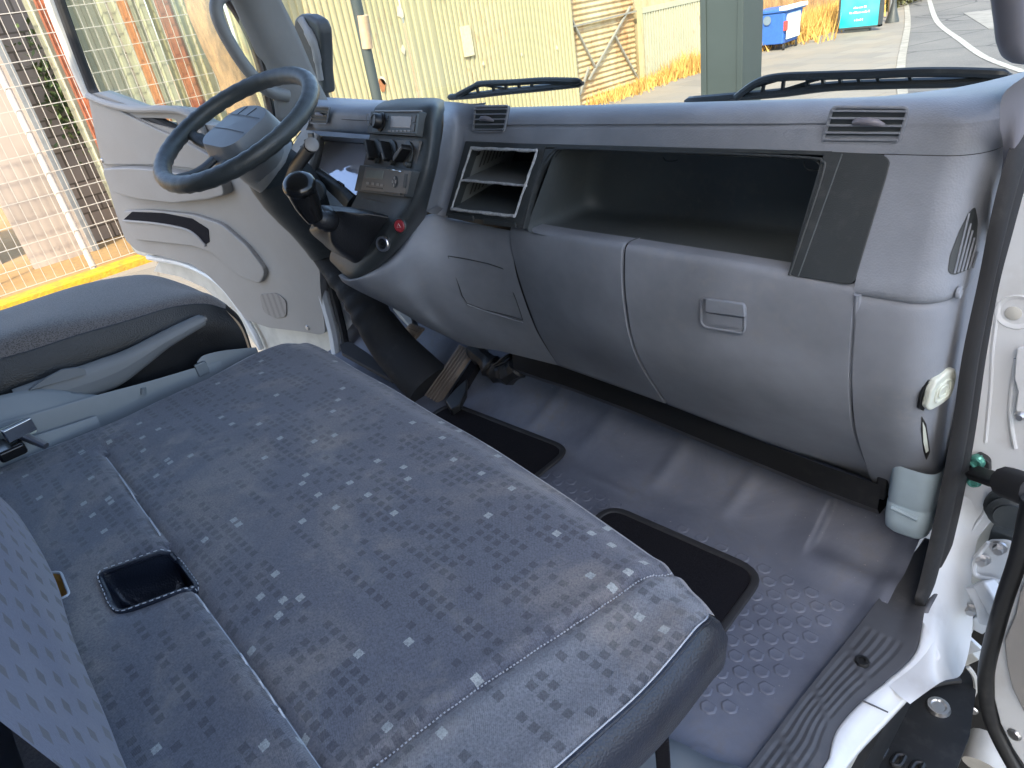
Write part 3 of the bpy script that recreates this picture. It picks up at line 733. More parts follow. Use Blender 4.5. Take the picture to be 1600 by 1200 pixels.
# rubber A pillar trim on the passenger side above the dash
rows = smooth_rows([[P(1600,120,x=-.15), P(1566,150,x=-.165), P(1562,200,x=-.17)],[P(1625,150,x=-.15), P(1588,178,x=-.16), P(1568,235,x=-.17)],[P(1610,200,x=-.155), P(1584,240,x=-.16), P(1560,300,x=-.172)],[P(1585,270,x=-.158), P(1564,330,x=-.163), P(1548,390,x=-.172)]],4,4)
MB().grid(rows).build('pillar_foot_trim', MT['lav'], cab, smooth=60)
# ---- left A pillar trim
LP = -1.93
rows = smooth_rows([[P(365,-15,x=-1.90), P(400,60,x=-1.905), P(418,100,x=-1.91), P(432,190,x=-1.92)],
                    [P(388,-15,x=-1.87), P(425,70,x=-1.88), P(452,120,x=-1.885), P(480,190,x=-1.89)],
                    [P(425,-15,x=-1.86), P(458,50,x=-1.865), P(487,115,x=-1.87), P(515,175,x=-1.88)]], 4, 6)
lpil = MB().grid(rows).build('pillar_trim', MT['pillar'], cab, solid=.03, smooth=50)
pcap = plate('trim_cap', [(424,118),(447,105),(452,108),(450,112),(428,122)], ('x', -1.874), .004, MT['pillar'], lpil, bevel=.001)
MB().tube(cat([P(a, b, x=-1.872) for a, b in ((412,-12),(432,28),(460,82),(492,146),(500,160))], 5), .008, 8).build('windscreen_seal', MT['black'], cab)
MB().tube(cat([P(a, b, x=-1.95) for a, b in ((352,-12),(376,25),(396,62),(410,100),(416,135),(430,200))], 5), .012, 8).build('door_frame_seal', MT['black'], cab)
MB().tube(cat([P(a, b, x=-1.93) for a, b in ((346,-12),(372,25),(391,62),(404,100),(412,135),(426,200))], 5), .010, 8).build('frame_trim', simple('brown grey trim', (.14,.11,.1,1), .5), cab)
# outer side skins (mostly for light): left lower side in front of the door, right ditto
MB().box((-1.98,.98,-1.1),(-1.94,1.5,-.31)).build('side_panel', MT['white'], cab, bevel=.01)
MB().box((-.13,1.10,-.92),(-.09,1.5,-.31)).build('side_panel', MT['white'], cab, bevel=.01)
MB().box((-1.96,1.42,-1.1),(-.1,1.5,-.30)).build('front_panel', MT['white'], cab, bevel=.02)
MB().box((-1.9,1.33,-.95),(-.2,1.36,-.3)).build('firewall', MT['black'], cab)
MB().box((-1.98,-.42,-1.05),(-.1,-.36,.62)).build('rear_wall', MT['pillar'], cab, bevel=.01)
MB().box((-1.98,-.42,.58),(-.1,1.05,.64)).build('roof', MT['pillar'], cab, bevel=.03)
for xx in (-1.98,-.14):
    MB().box((xx,-.42,-1.05),(xx+.05,-.16,.6)).build('rear_pillar', MT['white'], cab, bevel=.01)
MB().bar((-.125,1.02,.6),(-.115,1.36,-.2),.04,.06,up=(1,0,0)).build('windscreen_pillar', MT['white'], cab, bevel=.01)
# left door jamb lower (the dark/cream edges beside the column)
jb = cat([P(a, b, x=-1.90) for a, b in ((496,425),(508,470),(521,520),(527,560))], 5)
MB().tube(jb, .018, 8).build('door_jamb', MT['white'], cab)
MB().tube([p + Vector((.03,.02,0)) for p in jb], .013, 8).build('door_jamb_seal', MT['blackrub'], cab)
# windscreen
ws = [Vector((-1.90,1.42,-.29)), Vector((-.13,1.42,-.29)), Vector((-.13,1.04,.58)), Vector((-1.90,1.04,.58))]
rows = []
for i in range(13):
    t = i/12; r = []
    for j in range(25):
        s = j/24; p = ws[0].lerp(ws[1], s).lerp(ws[3].lerp(ws[2], s), t); p = p + Vector((0, .07*(1 - (2*s-1)**2), 0)); r.append(p)
    rows.append(r)
MB().grid(rows).build('windscreen', MT['glass'], cab, smooth=80)
# grab handle on left pillar
hnd = cat([P(a, b, x=-1.87) for a, b in ((420,-8),(385,-16),(352,-10),(338,8),(345,40),(372,88),(398,122),(420,142),(450,150))], 6)
MB().tube(hnd, .0165, 12).build('grab_handle', MT['pillar'], cab)
# lavender handle at the right pillar
hnd = cat([P(a, b, x=-.17) for a, b in ((1572,-70),(1575,-20),(1580,30),(1583,60),(1592,78),(1612,80),(1640,60))], 6)
MB().tube(hnd, [.011]*len(hnd), 14, up=(1,0,0), sq=1.2).build('grab_handle', MT['lav'], cab)
# cargo box body behind the cab, out of view, added and widened to shade the interior
cb = thing('added_cargo_box', 'unseen white cargo box body added behind the truck cab for shade', 'cargo box', (-1.0, -3, -.9))
MB().box((-2.15,-5.2,-.95),(.12,-.55,1.4)).build('box_shell', MT['white'], cb, bevel=.02)
# ================================================================== DASHBOARD
dash = thing('dashboard', 'wide grey dashboard with open storage box, round-cornered end and dark centre stack', 'dashboard', (-1.0, .95, -.4))
XL = -1.02
def ring(z, yf, xs, xl, r=.042, slope=0, n=8):
    pts = []
    for k in range(13):
        x = lerp(xl, xs - r, k/12); pts.append(Vector((x, yf + (.0035 if (slope == -1 and x < -.36) else 0), z)))
    for k in range(1, n + 1):
        a = k/n*math.pi/2; pts.append(Vector((xs - r + r*math.sin(a), yf + r*1.15*(1 - math.cos(a)), z)))
    for k in range(1, 9):
        y = lerp(yf + r*1.15, 1.40, k/8); pts.append(Vector((xs, y, z)))
    if slope > 0:
        for p in pts: p.z -= slope*max(0, p.y - .90)
    return pts
def facey(z): return .85 + .356*(z + .213)*-1 if False else .85 + .356*(z + .213)
up = [ring(-.214,.851,-.177,XL), ring(-.206,.853,-.177,XL), ring(-.198,.856,-.177,XL), ring(-.190,.859,-.177,XL),
      ring(-.1875,.8600,-.177,XL), ring(-.186,.8605,-.177,XL,slope=-1), ring(-.184,.861,-.177,XL,slope=-1), ring(-.1825,.8615,-.177,XL),
      ring(-.176,.865,-.179,XL,.055,.02), ring(-.170,.872,-.184,XL,.06,.04), ring(-.166,.881,-.193,XL,.065,.05), ring(-.1635,.892,-.205,XL,.07,.07),
      ring(-.163,.905,-.222,XL,.075,.09), ring(-.1635,.93,-.25,XL,.08,.1), ring(-.165,1.0,-.32,XL,.08,.14), ring(-.169,1.1,-.5,XL,.08,.17), ring(-.175,1.25,-.8,XL,.08,.19), ring(-.18,1.39,-.95,XL,.02,.20)]
topo = MB().grid(up).build('top_pad', MT['dash'], dash, smooth=50)
# right end block beside the storage box
XB = -.280
def eb(z): 
    return ring(z, .85 + .356*(z + .213), -.177 + .0, XB - .01*0, .042)
lv = [eb(z) for z in (-.2145,-.23,-.26,-.29,-.32,-.345,-.358)]
lv += [ring(-.366,.799,-.178,XB,.042), ring(-.3705,.804,-.182,XB,.042), ring(-.372,.815,-.19,XB,.042)]
endb = MB().grid(lv).build('end_block', MT['dash'], dash, smooth=50)
# curved edge toward black trim: inner side wall
# side grille on the end face
gl = [(1523,322),(1527,345),(1522,405),(1515,420),(1490,430),(1481,425),(1484,400),(1500,358),(1514,332)]
EG = smooth_rows(lv, 5, 3)
def surf_plate(name, grid_, pix, out, th, mat, parent, rnd=.003, bev=.0006, **k):
    f_ = [near(grid_, a, b, 0) for a, b in pix]; n = Vector((0,0,0)); m_ = len(f_)
    for i in range(m_): n += f_[i].cross(f_[(i+1) % m_])
    n.normalize(); n = -n if n.dot(f_[0]) > 0 else n
    c_ = sum(f_, Vector())/m_; f_ = round_loop([P(a, b, pl=(c_, n)) + n*out for a, b in pix], rnd, 3); surf_plate.c = c_
    return MB().prism(f_, -n*th).build(name, mat, parent, bevel=bev, **k), n
gr0 = surf_patch('side_grille', EG, gl, .0008, MT['dark'], endb)
for k in range(6):
    a = (1490 + 5.6*k, 427 - 1.6*k); b = (1513 + 2.6*k, 338 + 11*k if k else 333)
    MB().tube([hit(EG, lerp(a[0],b[0],t), lerp(a[1],b[1],t), .0012) for t in (0,.25,.5,.75,1)], .0011, 6).build('slat', MT['dash'], gr0)
# groove frame arc around the vents etc: vents
def vent(name, pix, yv, nsl, knob, lbl, thick=.03):
    """louvred outlet let into the dash face; pix = 4 corners TL TR BR BL"""
    c = [P(a, b, y=yv) for a, b in pix]
    v = MB().prism(round_loop([p + Vector((0,-.0015,0)) for p in c], .006), (0,.004,0)).build('air_vent', MT['box'], dash, bevel=.0008)
    fr = [p + Vector((0,-.003,0)) for p in round_loop(c, .006)]
    MB().tube(fr, .0022, 8, closed=True).build('vent_frame', MT['dash'], v)
    for k in range(nsl):
        t = (k + .5)/nsl; a = c[0].lerp(c[3], t); b = c[1].lerp(c[2], t)
        MB().obox((a + b)/2 + Vector((0,-.004,0)), (b-a)*.49, Vector((0,-.0028,.0004)), Vector((0,.0001,.0011))).build('slat', MT['dash'] if thick else MT['dark'], v, bevel=.0003)
    if knob:
        t, s = knob; a = c[0].lerp(c[3], t).lerp(c[1].lerp(c[2], t), s)
        d = (c[1]-c[0]).normalized()
        MB().tube([a - d*.016 + Vector((0,-.006,-.002)), a - d*.010 + Vector((0,-.008,0)), a + Vector((0,-.009,.0005)), a + d*.010+Vector((0,-.0085,-.001)), a + d*.018+Vector((0,-.006,-.004))], [.003,.0042,.0045,.004,.002], 10).build('vent_knob', MT['lav'], v)
    return v
vent('air_vent', [(1303,166),(1422,167),(1405,223),(1286,222)], .8585, 5, (.37,.55), '')
vent('air_vent', [(744,166),(797,165),(789,205),(741,205)], .8585, 5, (.45,.42), '')
# storage box fascia (dark), with hole: assembled of strips in the leaning plane
FP = (Vector((0,.848,-.213)), Vector((0,1,-.356)).normalized())
FPn = Vector((0,1,-.356)).normalized()
fas = plate('storage_fascia', [(1287,236),(1378,241),(1391,250),(1385,275),(1333,446),(1230,430)], FP, .012, MT['dark'], dash, rnd=.01, bevel=.0012)
plate('storage_fascia_post', [(846,232),(872,232),(848,262),(833,300),(818,357),(806,356)], FP, .012, MT['dark'], fas, bevel=.001)
plate('storage_fascia_top', [(735,222),(1300,236),(1300,243),(870,231),(735,230)], FP, .012, MT['dark'], fas, bevel=.001)
MB().tube(cat([P(a,b,pl=FP) for a,b in ((818,357),(832,300),(847,258),(862,238),(880,232),(1000,236),(1150,241),(1268,247),(1284,252),(1287,266),(1262,345),(1233,430))], 5), .0018, 8).build('fascia_lip', MT['dark'], fas)
MB().tube([P(1316,240,pl=FP), P(1247,433,pl=FP)], .0009, 6).build('fascia_seam', MT['box'], fas)
# storage recess: walls, back, floor
A = [P(868,233,pl=FP), P(1287,250,pl=FP), P(1229,440,pl=FP)+Vector((0,.012,0)), P(813,366,pl=FP)+Vector((0,.012,0))]
bk = [Vector((A[0].x-.01,.975,-.208)), Vector((A[1].x-.01,.975,-.208)), Vector((A[2].x-.02,1.00,-.372)), Vector((A[3].x-.02,1.00,-.372))]
mb = MB()
loopF = round_loop(A, .02, 6); loopB = round_loop(bk, .05, 6)
k = len(loopF); rws = [loopF + [loopF[0]], [a.lerp(b, .5) for a, b in zip(loopF, loopB)] + [loopF[0].lerp(loopB[0], .5)], [a.lerp(b, .85) for a, b in zip(loopF, loopB)] + [loopF[0].lerp(loopB[0], .85)]]
c0 = sum(loopB, Vector())/k
rws += [[b.lerp(c0, .03) + Vector((0,-.006,0)) for b in loopB] + [loopB[0].lerp(c0,.03)+Vector((0,-.006,0))], [b.lerp(c0, .12) + Vector((0,.003,0)) for b in loopB] + [loopB[0].lerp(c0,.12)+Vector((0,.003,0))], [c0.copy() for _ in range(k+1)]]
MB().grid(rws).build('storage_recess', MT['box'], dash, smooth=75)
MB().tube(cat([P(a,b,pl=(Vector((0,.87,-.22)),FPn)) for a,b in ((1256,252),(1258,262),(1264,266),(1283,268))],5), .0011, 6).build('recess_clip', MT['dark'], dash)
MB().tube(cat([P(a,b,y=.95) for a,b in ((1036,246),(1040,251),(1050,252),(1058,250))],5), .0011, 6).build('recess_clip', MT['dark'], dash)
# ledge lip running along the top of the lower panels
# ---- lower panels: profile stations along x
ST = [(-1.02,((.845,-.350),(.838,-.362),(.832,-.40),(.838,-.46),(.848,-.53),(.872,-.60),(.912,-.695))),
      (-.90,((.829,-.352),(.821,-.362),(.818,-.40),(.824,-.45),(.836,-.51),(.856,-.586),(.897,-.681))),
      (-.76,((.812,-.349),(.804,-.358),(.800,-.40),(.803,-.45),(.812,-.51),(.838,-.58),(.892,-.682))),
      (-.62,((.802,-.346),(.794,-.356),(.788,-.40),(.789,-.445),(.797,-.505),(.824,-.575),(.888,-.684))),
      (-.45,((.802,-.349),(.794,-.359),(.789,-.40),(.792,-.45),(.800,-.51),(.832,-.59),(.912,-.715))),
      (-.275,((.806,-.355),(.798,-.366),(.797,-.40),(.801,-.45),(.812,-.51),(.85,-.60),(.97,-.768))),
      (-.19,((.81,-.365),(.803,-.374),(.801,-.40),(.805,-.45),(.815,-.51),(.85,-.60),(.955,-.755)))]
def station(x):
    for (a, pa), (b, pb) in zip(ST[:-1], ST[1:]):
        if x <= b or b == ST[-1][0]:
            t = (x - a)/(b - a)
            return [Vector((x, lerp(p[0], q[0], t), lerp(p[1], q[1], t))) for p, q in zip(pa, pb)]
def lower(name, xa, xb, mat, parent, n=10, gap=.0018, xb2=None):
    rows = []
    for i in range(n + 1):
        x = lerp(xa + gap, xb - gap, i/n); s = cat(station(x), 6)
        edge = min(i, n - i)
        if edge == 0: s = [p + Vector((0, .006, 0)) for p in s]
        rows.append(s)
        if edge == 0 and i == 0: rows.append(cat(station(xa + gap + .002), 6))
        if i == n - 1: rows.append(cat(station(xb - gap - .002), 6))
    # top lip rolls forward
    rows = [[r[0] + Vector((0,.03,-.001)), r[0] + Vector((0,.006,.0008))] + r + [r[-1] + Vector((0,.012,-.004)), r[-1] + Vector((0,.04,.004))] for r in rows]
    return MB().grid(rows).build(name, mat, parent, smooth=50)
gb_ = lower('glove_box_door', -.62, -.275, MT['dashlow'], dash, 16)
mp_ = lower('knee_panel', -.90, -.62, MT['dashlow'], dash, 14)
# glove box handle: recessed cup and latch
HP = (Vector((0,.794,-.44)), Vector((0,1,.03)).normalized())
cup = [P(a,b,pl=(Vector((0,.7885,-.44)),HP[1])) for a,b in ((1099,466),(1161,474),(1165,482),(1164,516),(1160,520),(1103,511),(1096,504),(1096,470))]
cp = MB().prism(round_loop(cup,.003), (0,.004,0)).build('handle_cup', MT['dashlow'], gb_, bevel=.001)
MB().tube(round_loop([p + Vector((0,-.001,0)) for p in cup], .003), .0016, 6, closed=True).build('cup_rim', MT['dashlow'], cp)
MB().prism(round_loop([P(a,b,pl=(Vector((0,.782,-.44)),HP[1])) for a,b in ((1102,467),(1161,476),(1163,496),(1102,487))],.003), (0,.006,0)).build('handle', MT['dash'], gb_, bevel=.0018, seg=3)
MB().prism([P(a,b,pl=(Vector((0,.7868,-.45)),HP[1])) for a,b in ((1103,489),(1160,497),(1160,514),(1105,506))], (0,.002,0)).build('cup_floor', MT['dashlow'], cp)
# corner panel right
xs_ = -.178
rows = []
prof = cat([Vector((0,a,b)) for a,b in ((.806,-.366),(.799,-.377),(.797,-.40),(.801,-.45),(.812,-.51),(.848,-.60),(.945,-.752))], 5)
for i, p in enumerate(prof):
    t = i/(len(prof)-1); r_ = .045; xs = xs_ - .008*sst(t,.4,1) ; zz = p.z
    q = [Vector((-.275 + .0018, p.y + .006, zz - .0*t))]
    for kx in range(6): q.append(Vector((lerp(-.2732, xs - r_, kx/5), p.y, zz)))
    for kk in range(1, 9):
        a = kk/8*math.pi/2; q.append(Vector((xs - r_ + r_*math.sin(a), p.y + r_*1.2*(1-math.cos(a))*(1-.35*t), zz + .03*(kk/8)*0)))
    yend = max(.99, q[-1].y + .03)
    for kk in range(1, 5): q.append(Vector((xs, lerp(q[8+6].y if False else q[-1].y, yend, kk/4 if kk < 5 else 1), zz)))
    rows.append(q)
# underside
last = rows[-1]; rows.append([p + Vector((0,.01,-.008)) for p in last]); rows.append([p*1 + Vector((-.0,.03,.0)) for p in last])
top = rows[0]; rows.insert(0, [p + Vector((-.004,.012,.003)) for p in top])
cpn = MB().grid(rows).build('corner_panel', MT['dashlow'], dash, smooth=50)
MB().tube(cat([P(a,b,x=None,y=None,z=None,pl=(Vector((-.275,.8,-.4)),Vector((1,0,0)))) for a,b in ((1340,460),(1337,520),(1334,600),(1346,680),(1366,745))],6), .0045, 8).build('panel_bead', MT['dashlow'], dash)
MB().lathe([(.0,.0015),(.0045,.001),(.006,.0022),(.0075,.0005),(.0075,-.002)], P(1499,457,x=-.1775), (1,0,0), 18).build('screw_cap', MT['dash'], cpn)
# end seam shadow between upper block and corner panel is a real gap; dark backing
MB().box((-1.85,1.04,-.70),(-.21,1.07,-.22)).build('dash_backing', MT['black'], dash)
bkp = []
for x in (-1.0,-.9,-.76,-.62,-.45,-.275,-.2): bkp.append([p + Vector((0,.016,0)) for p in cat(station(x),3)][2:])
MB().grid(bkp).build('panel_backing', MT['black'], dash, smooth=50)
# slots in the corner panel: filler opening (cap is its own thing) and level window
CG = smooth_rows(rows, 3, 3)
fo_, capn = surf_plate('filler_opening', CG, [(1481,568),(1474,571),(1450,592),(1438,618),(1435,638),(1442,642),(1470,624),(1483,598)], .0008, .003, MT['black'], cpn, .003, .0002)
capc = surf_plate.c.copy()
lsl = surf_patch('level_slot', CG, [(1440,650),(1447,662),(1453,705),(1447,719),(1443,706),(1439,672)], .0006, MT['black'], cpn, 2)
surf_patch('level_window', CG, [(1441,658),(1445,667),(1450,703),(1446,707),(1442,690)], .0014, MT['cream'], lsl, 1)
# dark beam below the lower panels
rows = []
for a, b in ((818,566),(860,580),(900,592),(1000,628),(1100,668),(1200,708),(1300,748),(1384,778)):
    p = P(a, b, y=.955); rows.append([p + Vector((0,-.03,.045)), p + Vector((0,-.035,.0)), p + Vector((0,-.02,-.02)), p + Vector((0,.05,-.028))])
MB().grid(rows).build('under_beam', MT['black'], dash, smooth=40)
MB().box((-.262,.925,-.765),(-.246,.99,-.70)).build('beam_bracket', MT['black'], dash, bevel=.004)
# ---- cubby (empty double slot) left of the storage box
CP = (Vector((0,.848,-.213)), FPn)
cpl = lambda a, b, d=0: P(a, b, pl=(CP[0] + Vector((0, d, 0)), CP[1]))
so_ = [(727,221),(853,227),(815,352),(696,337)]          # outer edge of the black surround
si_ = [(738,231),(842,234),(806,337),(707,325)]          # inner opening
sm = MB(); O = [cpl(*p, -.001) for p in so_]; I = [cpl(*p, -.003) for p in si_]; Ob = [p + Vector((0,.02,0)) for p in O]; Ib = [p + Vector((0,.02,0)) for p in I]
sm.add(O + I + Ob + Ib, [(0,1,5,4),(1,2,6,5),(2,3,7,6),(3,0,4,7),(0,1,9,8),(1,2,10,9),(2,3,11,10),(3,0,8,11),(4,5,13,12),(5,6,14,13),(6,7,15,14),(7,4,12,15)])
cub = sm.build('slot_surround', MT['dark'], dash, bevel=.001)
bkq = [cpl(*p, 0) + Vector((-.03,.17,.01)) for p in si_]
ct_ = sum(bkq, Vector())/4; bkq = [p.lerp(ct_, .1) for p in bkq]
sb = MB().add([p + Vector((0,.002,0)) for p in I] + bkq, [(1,2,6,5),(2,3,7,6),(0,1,5,4)])
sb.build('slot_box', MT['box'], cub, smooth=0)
MB().add([I[0]+Vector((0,.002,0)), I[3]+Vector((0,.002,0)), bkq[3], bkq[0]], [(0,1,2,3)]).build('slot_side', MT['duct'], cub, smooth=0)
MB().add(bkq, [(0,1,2,3)]).build('slot_back', MT['black'], cub, smooth=0)
# moulded slits on the side wall
def side(u, v): # u depth 0..1, v 0..1 down
    a = I[0].lerp(I[3], v); b = bkq[0].lerp(bkq[3], v); return a.lerp(b, u) + Vector((.0012,0,0))
for v0, v1 in ((.10,.44),(.58,.92)):
    for k in range(7):
        u = .26 + .075*k; MB().add([side(u,v0),side(u+.03,v0),side(u+.03,v1),side(u,v1)], [(0,1,2,3)]).build('slit', MT['black'], cub, smooth=0)
    for u, v in ((.05,v0+.08),(.05,v0+.2),(.13,v0+.02)):
        MB().add([side(u,v),side(u+.06,v),side(u+.06,v+.07),side(u,v+.07)], [(0,1,2,3)]).build('clip_hole', MT['black'], cub, smooth=0)
# shelf and rough cut plastic frame
q = [cpl(722,281,-.004), cpl(824,289,-.004)]; MB().add([q[0], q[1], q[1]+Vector((-.01,.14,.0)), q[0]+Vector((-.02,.14,0))] + [p+Vector((0,0,-.003)) for p in (q[0], q[1], q[1]+Vector((-.01,.14,.0)), q[0]+Vector((-.02,.14,0)))], [(0,1,2,3),(7,6,5,4),(0,4,5,1)]).build('slot_shelf', MT['duct'], cub, smooth=0)
def rough_bar(a, b, w, name='cut_frame'):
    n = 16; pts = []; rs = []
    for i in range(n + 1):
        p = a.lerp(b, i/n); pts.append(p + Vector((random.uniform(-.0006,.0006), -.003, random.uniform(-.0008,.0008)))); rs.append(w*random.uniform(.7, 1.15))
    MB().tube(pts, rs, 6).build(name, MT['rawedge'], cub)
fc = [cpl(*p, -.004) for p in ((738,231),(841,235),(806,337),(707,326))]
for i, w_ in ((0,.0030),(1,.0022),(2,.0032),(3,.0022)): rough_bar(fc[i], fc[(i+1)%4], w_)
rough_bar(q[0], q[1], .0026)
for a, b, c in ((700,336,740),(756,345,806)): MB().bar(cpl(a,b,-.003), cpl(c, b + (c-a)*.13, -.003), .004, .010, up=(0,0,1)).build('bottom_clip', MT['dark'], cub, bevel=.001)
# ---- left grey surround of the slot, joining the centre stack
rows = smooth_rows([
 [P(690,158,y=.93), P(716,160,y=.90), P(737,162,y=.875), P(760,160,y=.872)],
 [P(693,175,y=.84), P(714,178,y=.868), P(731,185,y=.866), P(741,190,y=.8655)],
 [P(692,205,y=.80), P(708,210,y=.845), P(724,217,y=.854), P(735,221,y=.852)],
 [P(684,250,y=.785), P(700,255,y=.83), P(712,262,y=.845), P(721,264,y=.846)],
 [P(676,290,y=.775), P(688,300,y=.82), P(700,306,y=.833), P(706,308,y=.836)],
 [P(666,330,y=.77), P(680,336,y=.81), P(692,339,y=.824), P(700,341,y=.828)]], 5, 5)
rows += [[p + Vector((0,.03,.001)) for p in rows[-1]]]
MB().grid(rows).build('stack_surround', MT['dash'], dash, smooth=60)
# top cap over the join
# ---- grey bulge under the stack (lower centre)
C_ = [
 [P(798,362,y=.829), P(800,366,y=.821), P(805,420,y=.821), P(820,470,y=.833), P(840,520,y=.855), P(872,571,y=.897)],
 [P(735,349,y=.84), P(735,353,y=.825), P(742,410,y=.812), P(757,465,y=.82), P(780,515,y=.842), P(828,560,y=.885)],
 [P(700,342,y=.84), P(699,345,y=.815), P(697,400,y=.79), P(706,460,y=.795), P(730,508,y=.82), P(778,548,y=.868)],
 [P(668,337,y=.80), P(664,342,y=.785), P(655,400,y=.745), P(660,450,y=.755), P(682,492,y=.79), P(730,540,y=.85)],
 [P(640,368,y=.75), P(634,380,y=.73), P(620,412,y=.695), P(625,448,y=.705), P(645,480,y=.745), P(690,522,y=.82)],
 [P(610,398,y=.71), P(604,406,y=.695), P(590,425,y=.665), P(593,448,y=.675), P(612,475,y=.715), P(655,505,y=.79)],
 [P(575,424,y=.675), P(570,428,y=.66), P(562,435,y=.642), P(562,445,y=.65), P(580,464,y=.69), P(625,485,y=.765)],
 [P(552,434,y=.66), P(548,435,y=.65), P(543,437,y=.642), P(541,440,y=.645), P(555,452,y=.68), P(600,470,y=.745)],
 [P(540,425,y=.67), P(536,427,y=.665), P(531,429,y=.66), P(530,432,y=.665), P(543,445,y=.70), P(590,462,y=.755)],
]
rows = smooth_rows(C_, 5, 6)
MB().grid(rows).build('centre_lower_panel', MT['dashlow'], dash, smooth=60)
# flat hatch outline let in the panel (raised line of a flush lid)
def onsurf(px, py):
    """nearest grid point of the bulge seen through a pixel"""
    d = ray(px, py).normalized(); best = None
    for r in rows:
        for p in r:
            e = (p - d*p.dot(d)).length
            if best is None or e < best[0]: best = (e, p)
    dist = best[1].dot(d); return d*(dist - .0008)
hl = [onsurf(a, b) for a, b in ((700,400),(730,405),(762,412),(786,420),(795,440),(806,468),(817,500),(790,492),(757,484),(730,474),(722,462),(712,432),(700,400))]
MB().tube(hl, .0009, 6).build('hatch_seam', MT['dark'], dash)
MB().tube([onsurf(730,474)+Vector((0,-.001,-.002)), onsurf(757,484)+Vector((0,-.001,-.002)), onsurf(817,503)+Vector((0,-.001,-.001))], .0014, 6).build('hatch_edge', MT['dash'], dash)
# ---- dark centre stack: sloping fascia from radio to gear gaiter
S_ = [
 [P(600,158,y=.86), P(625,154,y=.84), P(655,153,y=.83), P(680,153,y=.85), P(693,156,y=.90)],
 [P(588,166,y=.815), P(615,164,y=.80), P(652,163,y=.785), P(680,160,y=.80), P(694,163,y=.87)],
 [P(583,178,y=.80), P(612,178,y=.785), P(657,177,y=.765), P(684,176,y=.785), P(695,178,y=.85)],
 [P(577,215,y=.785), P(608,217,y=.77), P(657,220,y=.745), P(683,220,y=.765), P(694,220,y=.84)],
 [P(567,262,y=.765), P(600,265,y=.745), P(650,270,y=.72), P(676,268,y=.745), P(686,262,y=.83)],
 [P(559,302,y=.74), P(592,308,y=.72), P(636,314,y=.70), P(664,310,y=.73), P(676,300,y=.81)],
 [P(545,330,y=.72), P(580,338,y=.70), P(620,342,y=.685), P(650,338,y=.715), P(668,332,y=.79)],
 [P(525,375,y=.70), P(560,385,y=.67), P(590,390,y=.66), P(622,382,y=.69), P(646,366,y=.765)],
 [P(515,402,y=.69), P(537,412,y=.655), P(562,418,y=.645), P(595,412,y=.67), P(625,392,y=.74)],
 [P(520,412,y=.70), P(535,425,y=.655), P(553,432,y=.640), P(580,426,y=.665), P(610,408,y=.72)],
 [P(530,418,y=.72), P(540,431,y=.665), P(553,437,y=.650), P(575,432,y=.675), P(600,418,y=.74)]]
srow = smooth_rows(S_, 6, 6)
stack = MB().grid(srow).build('centre_stack', MT['dark'], dash, smooth=60)
# planes of the modules
RP = plane3(P(583,178,y=.795), P(657,177,y=.757), P(577,215,y=.778))
def module(name, pix, pl, out, mat, parent, rnd=.003, bev=.0015):
    n = Vector(pl[1]).normalized(); 
    f_ = [P(a,b,pl=pl) for a,b in pix]
    if n.dot(f_[0]) > 0: n = -n          # n towards the viewer
    f_ = [p + n*out for p in (round_loop(f_, rnd) if rnd else f_)]
    return MB().prism(f_, -n*(out + .02)).build(name, mat, parent, bevel=bev), n
radio, rn = module('radio', [(584,175),(659,174),(654,214),(578,209)], RP, .006, MT['dark'], dash)
def onm(px, py, pl, n, out): return P(px, py, pl=(Vector(pl[0]) + n*out, pl[1]))
def chip(name, pix, pl, n, out, th, mat, parent, rnd=0, bev=.0004):
    f_ = [onm(a,b,pl,n,out) for a,b in pix]
    if rnd: f_ = round_loop(f_, rnd, 3)
    return MB().prism(f_, -n*th).build(name, mat, parent, bevel=bev)
chip('radio_face', [(586,177),(652,177),(648,209),(581,206)], RP, rn, .009, .004, MT['box'], radio, .002)
chip('display', [(611,181),(643,182),(641,200),(609,199)], RP, rn, .0097, .002, MT['lcd'], radio)
MB().lathe([(.0175,-.002),(.0175,.003),(.014,.005),(.0132,.016),(.0118,.018),(.0105,.018),(.0095,.0165),(.0,.0165)], onm(596,191,RP,rn,.009), rn, 28).build('volume_knob', MT['black'], radio)
MB().tube([onm(588.5+.0,191,RP,rn,.009)+Vector((0,0,0))]*0 + [onm(590,190,RP,rn,.009)+ (onm(596,190,RP,rn,.009)-onm(590,190,RP,rn,.009)).normalized()*0 + rn*.0185 + (lambda t: (onm(600,190,RP,rn,.009)-onm(592,190,RP,rn,.009)).normalized()*.011*math.cos(t) + (onm(596,184,RP,rn,.009)-onm(596,194,RP,rn,.009)).normalized()*.011*math.sin(t))(k/20*6.283) for k in range(20)], .0006, 5, closed=True).build('knob_ring', MT['btn'], radio)
for k in range(6): chip('preset_button', [(606+6.1*k,203),(610.4+6.1*k,203.3),(610+6.1*k,206),(605.6+6.1*k,205.7)], RP, rn, .0100, .001, MT['btn'], radio)
chip('side_button', [(646,180),(650,180),(648,191),(644.5,191)], RP, rn, .0105, .002, MT['black'], radio); chip('side_button', [(644,194),(648,194),(646.5,205),(643,205)], RP, rn, .0105, .002, MT['black'], radio)
chip('side_button', [(602,181),(606,181),(605.5,188),(602,188)], RP, rn, .0105, .002, MT['dark'], radio)
MB().tube([onm(586,173.5,RP,rn,.010), onm(620,174,RP,rn,.010), onm(659,173.5,RP,rn,.010)], .0014, 6).build('top_edge', MT['btn'], radio)
